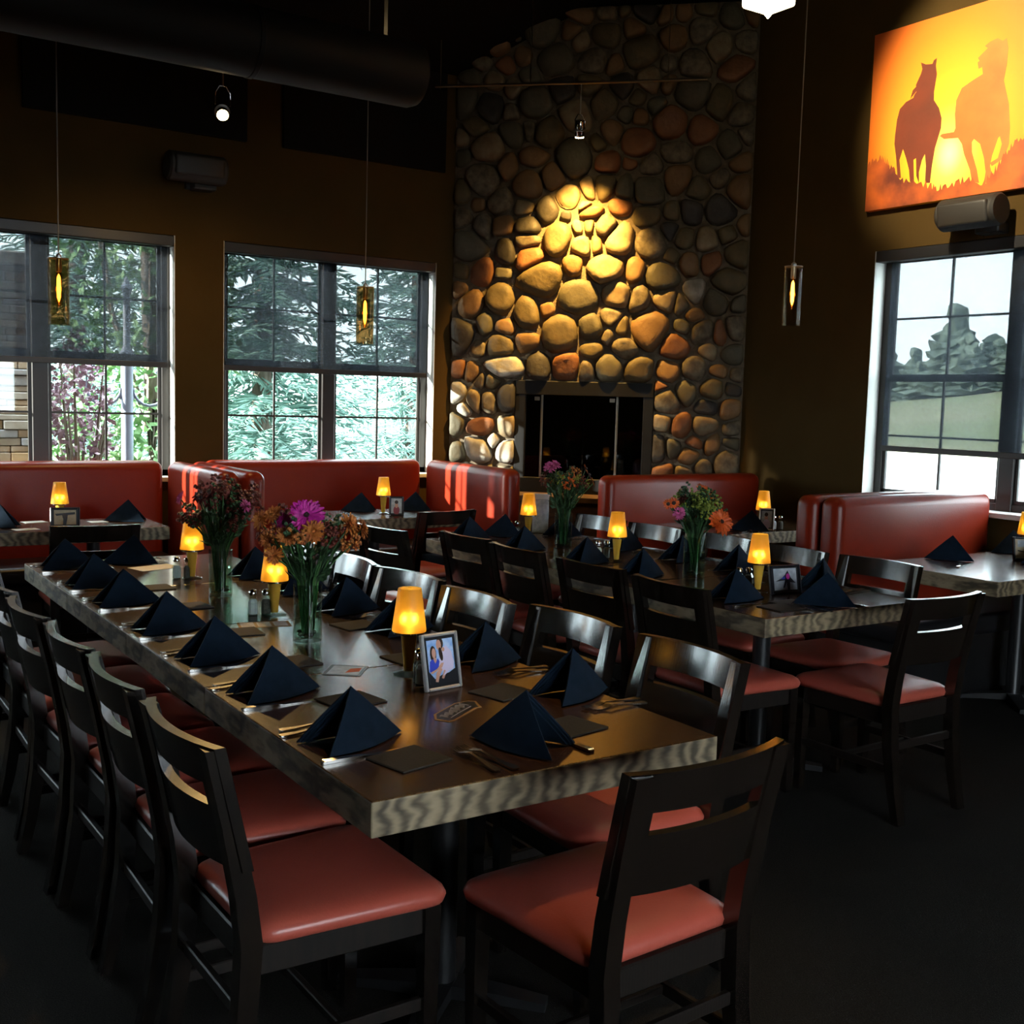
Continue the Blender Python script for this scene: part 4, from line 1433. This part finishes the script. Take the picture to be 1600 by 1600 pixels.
bouquet(1.485, 4.26, VY, 'the dark burgundy bouquet', 'clear glass vase of the dark burgundy bouquet, front table', h2, 2, r_v=.045, hv=.18, h_leaf=.15)
h3 = [('gerbera', 'orange_petal', .105, -.05, .265, Vector((-.1, -.9, .4)), 1.25), ('gerbera', 'orange_petal', .035, 0, .40, Vector((.2, -.6, .8)), 1.0), ('mum', 'pink', -.085, -.05, .30, Vector((-.5, -.8, .2)), .9),
      ('daisy', 'orange_petal', -.11, -.03, .345, Vector((-.5, -.8, .2)), 1.1), ('daisy', 'orange_petal', -.135, -.03, .34, Vector((-.7, -.7, .2)), 1.0), ('mum', 'burgundy', -.065, -.02, .36, None, .9), ('mum', 'burgundy', .06, 0, .39, None, .7)]
h3 += heads_mix(6, 24, [('filler', 'filler_green', 1.15), ('filler', 'filler_green', 1.0), ('filler', 'leaf', 1.2)], .11, .28, .42)
bouquet(3.585, 3.83, VY, 'the yellow green bouquet with orange gerberas', 'clear glass vase of the orange gerbera bouquet, second table', h3, 3, r_v=.052, hv=.19)
h4 = [('daisy', 'orange_petal', .0, -.06, .375, Vector((-.3, -.8, .3)), 1.2), ('daisy', 'orange_petal', .03, -.055, .39, Vector((0, -.8, .4)), 1.2), ('daisy', 'orange_petal', .01, -.06, .345, Vector((0, -.9, .2)), 1.2), ('daisy', 'orange_petal', .05, -.05, .36, Vector((.2, -.8, .3)), 1.1),
      ('mum', 'pink', -.085, 0, .435, Vector((-.4, -.6, .6)), 1.1), ('mum', 'pink', -.055, 0, .45, Vector((0, -.5, .8)), 1.0), ('daisy', 'burgundy', .13, 0, .40, None, 1.2), ('daisy', 'bronze', .155, 0, .36, None, 1.1), ('daisy', 'bronze', .11, -.02, .435, None, 1.1), ('mum', 'burgundy', -.10, 0, .40, None, 1.0), ('mum', 'burgundy', .05, .02, .42, None, 1.0)]
h4 += heads_mix(8, 18, [('filler', 'bronze', 1.1), ('filler', 'leaf', 1.2), ('filler', 'burgundy', 1.0), ('filler', 'filler_green', .9)], .13, .30, .45)
bouquet(3.645, 4.94, VY, 'the orange daisy bouquet', 'clear glass vase of the orange daisy bouquet, second table', h4, 4, r_v=.048, hv=.19, h_leaf=.15)


# ------------------------------------------------------------------ pendants, spots, duct, speakers, panels, painting
def pendant(x, y, zb, zt, glass, label):
    t = thing('pendant_lamp', label, 'pendant lamp', (x, y, 0), 0, 'glass cylinder pendants')
    L = zt - zb
    zc = ZC - .005
    obj('cord', MB().tube([(0, 0, zc), (0, 0, zt)], .0035, 6), 'cord', t)
    obj('canopy', MB().lathe([(.055, zc - .02), (.06, zc - .012), (.06, zc)], 20), 'black_metal', t, smooth=40)
    obj('socket', MB().lathe([(.006, zt + .03), (.016, zt + .02), (.018, zt - .065), (.014, zt - .075)], 14), 'brushed', t, smooth=40)
    obj('glass_cylinder', MB().lathe([(.058, zb), (.058, zt), (.0545, zt), (.0545, zb)], 28, cap=False), glass, t, smooth=40)
    obj('top_disc', MB().lathe([(.058, zt), (.058, zt + .004)], 28), 'brushed', t)
    bl = obj('bulb', MB().lathe([(.012, zt - .075), (.019, zt - .10), (.019, zt - .24), (.012, zt - .262), (.002, zt - .268)], 16), 'bulb_glass', t, smooth=50)
    fl = MB()
    fl.lathe([(.002, zt - .085), (.010, zt - .105), (.0115, zt - .16), (.010, zt - .215), (.002, zt - .24)], 10)
    obj('filament', fl, 'filament', bl, smooth=50)
    light('pendant_glow', 'POINT', (0, 0, zt - .16), 4.0, (1.0, .55, .18), size=.02, parent=t)
    return t


pendant(1.44, 6.85, 1.91, 2.28, 'smoke', 'smoky glass pendant hanging in front of the far left window')
pendant(3.365, 6.85, 1.90, 2.27, 'smoke', 'smoky glass pendant hanging in front of the window left of the fireplace')
pendant(5.52, 5.10, 2.08, 2.45, 'pend_clear', 'clear glass pendant hanging by the right wall')


def spot(x, y, z, target, label, top, lit, zhang):
    t = thing('spot_lamp', label, 'spot lamp', (x, y, z))
    d = Vector(target) - Vector((x, y, z))
    T = d.to_track_quat('-Z', 'Y').to_matrix().to_4x4()
    obj('housing', MB().lathe([(.030, .13), (.036, .12), (.036, .02), (.030, .012)], 20, T=T), 'chrome', t, smooth=40)
    obj('ring', MB().lathe([(.036, .055), (.045, .058), (.045, .064), (.036, .067)], 20, T=T), 'brushed', t, smooth=40)
    obj('lens', MB().lathe([(.033, .012), (.030, .006), (.004, .002)], 20, T=T), 'spot_lens' if lit else 'black_metal', t, smooth=40)
    yk = MB()
    yk.tube([(-.045, 0, .06), (-.045, 0, .13), (-.02, 0, .17), (.02, 0, .17), (.045, 0, .13), (.045, 0, .06)], .004, 6)
    obj('yoke', yk, 'chrome', t, smooth=60)
    obj('stem', MB().tube([(0, 0, .17), (0, 0, zhang - z)], .005, 8), 'brushed', t, smooth=60)
    return t


spot(5.05, 6.80, 3.47, (5.34, 7.17, 2.35), 'chrome spot lamp hanging from the rail before the stones', 0, True, 3.86)
spot(2.31, 6.61, 3.16, (1.3, 3.0, .6), 'lit spot lamp shining below the duct at upper left', 0, True, ZC - .01)
spot(3.95, 4.0, 4.23, (6.25, 4.36, 3.48), 'spot lamp aimed at the painting from above the view', 0, True, ZC - .005)
spot(2.9, 2.6, 4.32, (1.8, 2.2, .76), 'spot lamp above the front table out of view', 0, True, ZC - .005)
t = thing('track_rail', 'thin metal lighting rail hung before the stone chimney', 'rail')
obj('rail', MB().tube([(4.27, 7.57, 3.865), (5.69, 6.16, 3.865)], .011, 8), 'rail', t, smooth=60)
for u in (.36, .86, .02):
    p = Vector((4.27, 7.57, 3.865)).lerp(Vector((5.69, 6.16, 3.865)), u)
    zt_ = ZC - .01 if p.y < 7.1 else 4.2
    obj('hanger', MB().tube([p + Vector((0, 0, -.02)), Vector((p.x, p.y, zt_))], .0035, 6), 'rail', t, smooth=60)
t = thing('air_duct', 'long round black duct under the ceiling at upper left', 'duct', (0, 5.9, 3.39))
T = Matrix.Rotation(PI / 2, 4, 'Y')
obj('duct_tube', MB().lathe([(.18, -3.55), (.18, 3.16), (.165, 3.20), (.12, 3.21)], 36, T=T), 'duct', t, smooth=40)
for x_ in (-2.0, .2, 2.2):
    obj('duct_band', MB().lathe([(.181, x_), (.184, x_ + .003), (.184, x_ + .027), (.181, x_ + .03)], 36, T=T, cap=False), 'duct', t, smooth=40)
for x_ in (3.0, .2, -2.6):
    obj('hanger_strap', MB().bbox(x_ - .012, x_ + .012, -.003, .003, .17, ZC - 3.39 - .005, .001, 1), 'steel', t)

t = thing('ceiling_lamp', 'bright square opal lamp hanging at the top of the view', 'ceiling lamp', (4.42, 4.35, 3.58))
gl = MB().bbox(-.10, .10, -.10, .10, .035, .22, .018, 2)
obj('glass_shade', gl, 'fixture_glass', t)
obj('finial', MB().lathe([(.002, -.02), (.018, .0), (.03, .025), (.05, .04)], 14), 'fixture_glass', t, smooth=50)
obj('stem', MB().tube([(0, 0, .22), (0, 0, ZC - 3.585)], .01, 8), 'black_metal', t, smooth=60)
obj('cap_plate', MB().bbox(-.11, .11, -.11, .11, .215, .235, .004, 1), 'black_metal', t)


def speaker(x, y, z, rot, label, tilt=0):
    t = thing('wall_speaker', label, 'speaker', (x, y, z), rot)
    T = Matrix.Rotation(R(tilt), 4, 'X') @ Matrix.Rotation(PI / 2, 4, 'Y')
    obj('cabinet', MB().lathe([(.085, -.20), (.098, -.185), (.098, .185), (.085, .20)], 22, T=T), 'speaker', t, smooth=40)
    obj('grille', MB().bbox(-.17, .17, -.108, -.07, -.07, .07, .02, 3, T=Matrix.Rotation(R(tilt), 4, 'X')), 'speaker', t, smooth=50)
    obj('bracket', MB().bbox(.0, .16, .04, .158, -.125, -.06, .008, 1).bbox(-.03, .03, .13, .158, -.12, .06, .004, 1), 'black_metal', t)
    return t


speaker(2.52, 7.742, 3.06, 0, 'black wall speaker between and above the left windows', 0)
speaker(6.132, 4.27, 2.76, R(-90), 'charcoal wall speaker under the horse painting', 10)
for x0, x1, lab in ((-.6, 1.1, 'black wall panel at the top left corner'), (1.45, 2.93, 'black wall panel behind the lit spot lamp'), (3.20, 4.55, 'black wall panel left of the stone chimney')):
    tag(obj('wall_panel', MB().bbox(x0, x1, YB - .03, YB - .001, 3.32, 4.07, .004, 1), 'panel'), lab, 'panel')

# painting
PY0, PY1, PZ0, PZ1 = 3.20, 5.157, 2.885, 4.03
m, nt, p = new_mat('sunset print')
tc = nt.nodes.new('ShaderNodeTexCoord')
mp = nt.nodes.new('ShaderNodeMapping')
mp.inputs['Location'].default_value = (0, -4.53, -3.16)
nt.links.new(tc.outputs['Object'], mp.inputs['Vector'])
sp = nt.nodes.new('ShaderNodeMapping')
sp.inputs['Scale'].default_value = (0, 1.15, .85)
nt.links.new(mp.outputs[0], sp.inputs['Vector'])
ln = nt.nodes.new('ShaderNodeVectorMath')
ln.operation = 'LENGTH'
nt.links.new(sp.outputs[0], ln.inputs[0])
cr = nt.nodes.new('ShaderNodeValToRGB')
els = cr.color_ramp.elements
els[0].position, els[0].color = .0, (.95, .80, .42, 1)
els[1].position, els[1].color = 1.0, (.50, .085, .008, 1)
for pos, c in ((.12, (.93, .66, .10, 1)), (.27, (.90, .50, .02, 1)), (.45, (.86, .30, .008, 1)), (.68, (.70, .17, .006, 1))):
    e = els.new(pos)
    e.color = c
nt.links.new(ln.outputs['Value'], cr.inputs['Fac'])
nt.links.new(cr.outputs[0], p.inputs['Base Color'])
p.inputs['Roughness'].default_value = .6
M['sunset'] = m
M['horse_dark'] = mat('dark horse print', (.105, .020, .006), .6, c2=(.16, .026, .006), nscale=3)
M['horse_warm'] = mat('warm horse print', (.44, .150, .022), .6, c2=(.34, .10, .014), nscale=3)
M['grass_print'] = mat('red grass print', (.10, .016, .006), .6, c2=(.52, .10, .010), nscale=4)
t = thing('painting', 'big glowing canvas of two horses running at sunset on the right wall', 'painting')
obj('canvas', MB().box(XR - .05, XR - .002, PY0, PY1, PZ0, PZ1), 'sunset', t)
H1 = [(4.781, 3.772), (4.767, 3.728), (4.776, 3.699), (4.809, 3.638), (4.801, 3.599), (4.811, 3.564), (4.878, 3.546), (4.922, 3.511), (4.94, 3.444), (4.948, 3.344), (4.949, 3.294), (4.931, 3.214), (4.908, 3.07), (4.881, 3.066), (4.901, 3.184), (4.879, 3.25), (4.851, 3.189), (4.822, 3.108), (4.809, 3.031), (4.778, 3.026), (4.792, 3.167), (4.774, 3.176), (4.763, 3.062), (4.74, 3.014), (4.745, 3.084), (4.728, 3.156), (4.708, 3.191), (4.695, 3.114), (4.694, 3.008), (4.657, 3.003), (4.65, 3.107), (4.636, 3.216), (4.618, 3.275), (4.601, 3.333), (4.601, 3.394), (4.625, 3.46), (4.666, 3.516), (4.669, 3.566), (4.66, 3.638), (4.656, 3.673), (4.667, 3.725), (4.663, 3.772), (4.684, 3.765), (4.694, 3.743), (4.742, 3.751)]
H2 = [(4.37, 3.705), (4.339, 3.663), (4.328, 3.602), (4.401, 3.577), (4.468, 3.549), (4.502, 3.484), (4.506, 3.4), (4.495, 3.314), (4.505, 3.291), (4.591, 3.294), (4.605, 3.284), (4.574, 3.261), (4.473, 3.25), (4.442, 3.208), (4.423, 3.145), (4.374, 3.041), (4.354, 2.966), (4.305, 2.953), (4.325, 3.034), (4.368, 3.148), (4.373, 3.208), (4.36, 3.224), (4.316, 3.187), (4.283, 3.098), (4.265, 3.013), (4.271, 2.948), (4.203, 2.939), (4.238, 3.044), (4.229, 3.102), (4.197, 3.202), (4.185, 3.211), (4.168, 3.162), (4.188, 3.083), (4.24, 3.062), (4.225, 3.042), (4.148, 3.077), (4.122, 3.154), (4.122, 3.247), (4.14, 3.389), (4.174, 3.5), (4.184, 3.536), (4.171, 3.626), (4.169, 3.717), (4.183, 3.778), (4.208, 3.767), (4.243, 3.792), (4.295, 3.782), (4.327, 3.766), (4.306, 3.749)]
GR = [(5.156, 3.173), (5.107, 3.216), (5.026, 3.216), (4.973, 3.144), (4.857, 3.05), (4.655, 2.984), (4.551, 2.951), (4.411, 2.986), (4.271, 2.948), (4.208, 3.004), (4.113, 3.129), (4.027, 3.172), (3.902, 3.162), (3.6, 3.05), (3.4, 3.12), (3.201, 3.16)]
PX = XR - .05
PT = Matrix(((0, 0, -1, PX), (1, 0, 0, 0), (0, 1, 0, 0), (0, 0, 0, 1)))


def figure(name, poly, d, m_):
    # tessellated outline a millimetre proud of the canvas
    b = MB().prism(poly, .0, d, T=PT)
    o = obj(name, b, m_, t)
    bm = bmesh.new()
    bm.from_mesh(o.data)
    bmesh.ops.triangulate(bm, faces=[f for f in bm.faces if len(f.verts) > 4], ngon_method='EAR_CLIP')
    bm.to_mesh(o.data)
    bm.free()
    return o


figure('printed_horse', H1, .001, 'horse_dark')
figure('printed_horse', H2, .0012, 'horse_warm')
figure('printed_horse', [(y - .95, z) for y, z in H1], .001, 'horse_dark')
rg = random.Random(5)
jag = []
for k in range(len(GR) - 1):
    (a0, b0), (a1, b1) = GR[k], GR[k + 1]
    nseg = 12
    for q in range(nseg):
        f = q / nseg
        jag.append((a0 + (a1 - a0) * f, b0 + (b1 - b0) * f + (rg.uniform(-.022, .03))))
figure('printed_grass', jag + [(3.201, 2.886), (5.156, 2.886)], .0016, 'grass_print')
for mk, pts in enumerate(([(4.795, 3.60), (4.815, 3.58), (4.835, 3.53), (4.80, 3.575)], [(4.79, 3.64), (4.83, 3.61), (4.845, 3.56), (4.80, 3.60)], [(4.31, 3.70), (4.37, 3.68), (4.36, 3.64), (4.32, 3.65)])):
    figure('printed_mane', pts, .0013, 'horse_warm' if mk == 2 else 'horse_dark')

# ------------------------------------------------------------------ outdoors
struct('ground_outside', MB().box(-30, 80, -30, 80, -.35, -.15), 'pavement', 'sunlit grey paving outside the windows', 'ground')
def hill_z(x, y):
    return -.4 + max(0, (x - 34) / 5 - .3) ** 1.1 * .62 * (0.7 + .3 * math.sin(y * .07))


hb = MB()
NX, NY = 14, 24
for i in range(NX):
    for j in range(NY):
        x = 34 + i * 5
        y = -30 + j * 6
        hb.v.append((x, y, hill_z(x, y)))
for i in range(NX - 1):
    for j in range(NY - 1):
        hb.f.append((i * NY + j, (i + 1) * NY + j, (i + 1) * NY + j + 1, i * NY + j + 1))
        hb.mi.append(0)
struct('hill', hb, 'lawn', 'grassy hill rising beyond the right window', 'hill', smooth=True)


def spruce(x, y, h, r, seed, label, z0=-.15, tiers=24, start=.06):
    rg = random.Random(seed)
    t = thing('spruce_tree', label, 'tree', (x, y, z0), 0)
    obj('trunk', MB().tube([(0, 0, 0), (0.03, 0, h * .5), (0, .02, h * .97)], [h * .022, h * .014, .01], 10), 'bark', t, smooth=60)
    b = MB()
    for k in range(tiers):
        f = k / (tiers - 1)
        z = h * (start + (1 - start - .02) * f)
        L0 = r * (1 - f) ** .85 + .10
        nb = int(15 - 8 * f)
        a0 = rg.uniform(0, 6)
        for q in range(nb):
            a = a0 + 2 * PI * q / nb + rg.uniform(-.2, .2)
            L = L0 * rg.uniform(.75, 1.12)
            d = Vector((math.cos(a), math.sin(a), 0))
            s = Vector((-d.y, d.x, 0))
            zj = z + rg.uniform(-.2, .2)
            nt_ = 30
            for w_ in range(nt_):
                u = (w_ + .6) / nt_
                base = d * (L * u) + Vector((0, 0, zj + L * (.10 * u - .38 * u * u)))
                for sd in (-1, 1):
                    tl = (L * .20 * (1.05 - u * .8) + .05) * rg.uniform(.5, 1.3)
                    tip = base + d * tl * rg.uniform(.35, 1.0) + s * sd * tl * rg.uniform(.5, 1.0) + Vector((0, 0, tl * rg.uniform(-.75, .25)))
                    ax = (tip - base)
                    n_ = ax.cross(Vector((0, 0, 1))).normalized() * .020
                    up = Vector((0, 0, .016))
                    mid = base.lerp(tip, .45)
                    b.add([base, mid + n_, mid + up, mid - n_, mid - up, tip], [(0, 1, 2), (0, 2, 3), (0, 3, 4), (0, 4, 1), (5, 2, 1), (5, 3, 2), (5, 4, 3), (5, 1, 4)])
    obj('foliage', b, 'needles', t, stuff=True)
    return t


def shrub(x, y, h, r, seed, label, m_, n=1500, z0=-.15, name='shrub', crown_z=.5, leaf=.07, trunk=0.0):
    rg = random.Random(seed)
    t = thing(name, label, 'tree' if trunk else 'shrub', (x, y, z0), 0)
    st = MB()
    if trunk:
        st.tube([(0, 0, 0), (.05, .02, h * .3), (-.03, 0, h * .62)], [trunk, trunk * .85, trunk * .5], 10)
    for k in range(9):
        a = rg.uniform(0, 6.3)
        st.tube([(0, 0, h * .25 if trunk else 0), (r * .4 * math.cos(a), r * .4 * math.sin(a), h * .45), (r * .8 * math.cos(a), r * .8 * math.sin(a), h * rg.uniform(.6, .95))], [.03, .018, .006], 5)
    obj('branches', st, 'bark', t, smooth=60)
    b = MB()
    for k in range(n):
        v = Vector((rg.gauss(0, 1), rg.gauss(0, 1), rg.gauss(0, 1))).normalized() * rg.uniform(.35, 1) ** .6
        p = Vector((v.x * r, v.y * r, h * crown_z + v.z * h * (1 - crown_z if v.z > 0 else crown_z * .95)))
        p += noise.noise_vector(p * 2.0) * .18
        d = Vector((rg.gauss(0, 1), rg.gauss(0, 1), rg.gauss(-.2, .7))).normalized() * leaf * rg.uniform(.6, 1.3)
        s = d.cross(Vector((rg.gauss(0, 1), rg.gauss(0, 1), rg.gauss(0, 1)))).normalized() * leaf * .4
        nn = d.cross(s).normalized() * leaf * .12
        b.add([p, p + d * .5 - s, p + d * .5 + nn, p + d * .5 + s, p + d], [(0, 1, 2), (0, 2, 3), (1, 4, 2), (2, 4, 3)])
    obj('foliage', b, m_, t, stuff=True)
    return t


spruce(4.75, 12.3, 8.0, 1.85, 3, 'big blue green spruce outside the window left of the fireplace')
spruce(11.5, 21.0, 10.5, 2.4, 4, 'spruce standing behind the nearer one, right part of the middle window')
spruce(5.6, 25.0, 14.0, 4.2, 5, 'dark spruce seen through the screen of the far left window')
shrub(2.42, 10.7, 1.75, .5, 21, 'green leafy shrub below the far left window', 'broad_leaf', 1300, leaf=.085)
shrub(2.13, 9.45, 2.15, .27, 22, 'purple leaved shrub left of the lamp post', 'red_leaf', 900, leaf=.065, crown_z=.62)
shrub(3.02, 9.75, 1.4, .32, 23, 'low green shrub right of the lamp post', 'broad_leaf', 900, leaf=.08)
shrub(3.05, 10.75, 5.4, .85, 24, 'leafy tree with a grey trunk behind the lamp post', 'broad_leaf', 2600, name='leafy_tree', crown_z=.66, leaf=.11, trunk=.10)
t = thing('lamp_post', 'blue grey lamp post with scrolled arms outside the far left window', 'lamp post', (2.60, 9.8, -.15))
obj('post', MB().lathe([(.09, 0), (.09, .25), (.05, .3), (.05, 1.95), (.07, 2.0), (.03, 2.06), (.03, 2.5), (.05, 2.55), (.005, 2.65)], 16), 'post_paint', t, smooth=40)
for sd in (-1, 1):
    pts = [(sd * (.05 + .0), 0, 1.62)] + [(sd * (.19 - .14 * math.cos(a)), 0, 1.72 - .15 * math.sin(a)) for a in [PI * k / 8 for k in range(9)]] + [(sd * .33, 0, 1.86), (sd * .27, 0, 1.9), (sd * .24, 0, 1.85)]
    obj('scroll_arm', MB().tube(pts, .014, 7), 'post_paint', t, smooth=60)
# ledgestone pillar
t = thing('stone_pillar', 'stacked ledgestone pillar seen at the left edge of the far left window', 'pillar', (1.0, 9.6, -.15))
obj('pillar_core', MB().box(-.9, .74, -.22, .4, 0, 2.62), 'mortar', t)
obj('pillar_cap', MB().bbox(-1.0, .82, -.32, .5, 2.62, 2.72, .01, 1), 'ledge_a', t)
rg = random.Random(31)
z = 0.0
while z < 2.58:
    hh = min(rg.uniform(.045, .085), 2.62 - z)
    x = -.9
    while x < .76:
        ww = min(rg.uniform(.14, .42), .77 - x)
        if ww > .03:
            obj('stone', MB().bbox(x + .003, x + ww - .003, -.25 - rg.uniform(0, .035), -.2, z + .003, z + hh - .003, .006, 1), 'ledge_' + rg.choice('aabbcd'), t)
        x += ww
    z += hh
# trees beyond the right window
rg = random.Random(9)
FARM = None
for k in range(44):
    y = 22 + k * 1.25 + rg.uniform(-.6, .6)
    x = 72 + rg.uniform(-5, 8)
    zz = hill_z(x, y) - .5
    hgt = rg.uniform(3.2, 5.2) if k % 9 != 4 else 7.0
    if FARM is None:
        FARM = thing('conifer_tree', '', 'tree', (x, y, zz), 0)
        pr = [(.5, .4)]
        for j in range(9):
            f = j / 9
            pr += [(.34 * (1 - f) + .03, .08 + .9 * f), (.20 * (1 - f) + .02, .08 + .9 * f + .055)]
        pr[0] = (.04, .06)
        b = MB().lathe(pr + [(.005, 1.0)], 18)
        b.v = [tuple(Vector(v) + noise.noise_vector(Vector(v) * 14) * .10 * (1 if v[2] < .97 else 0)) for v in b.v]
        obj('crown', b, 'needles_far', FARM)
        obj('trunk', MB().lathe([(.03, 0), (.02, .3)], 8), 'bark', FARM)
        o = FARM
        o['group'] = 'far conifers on the hill'
    else:
        o = dup(FARM, (x, y, zz), rg.uniform(0, 6), '', 'far conifers on the hill')
    o['label'] = 'distant conifer on the hill beyond the right window'
    o.scale = (hgt * rg.uniform(1.0, 1.6),) * 2 + (hgt,)
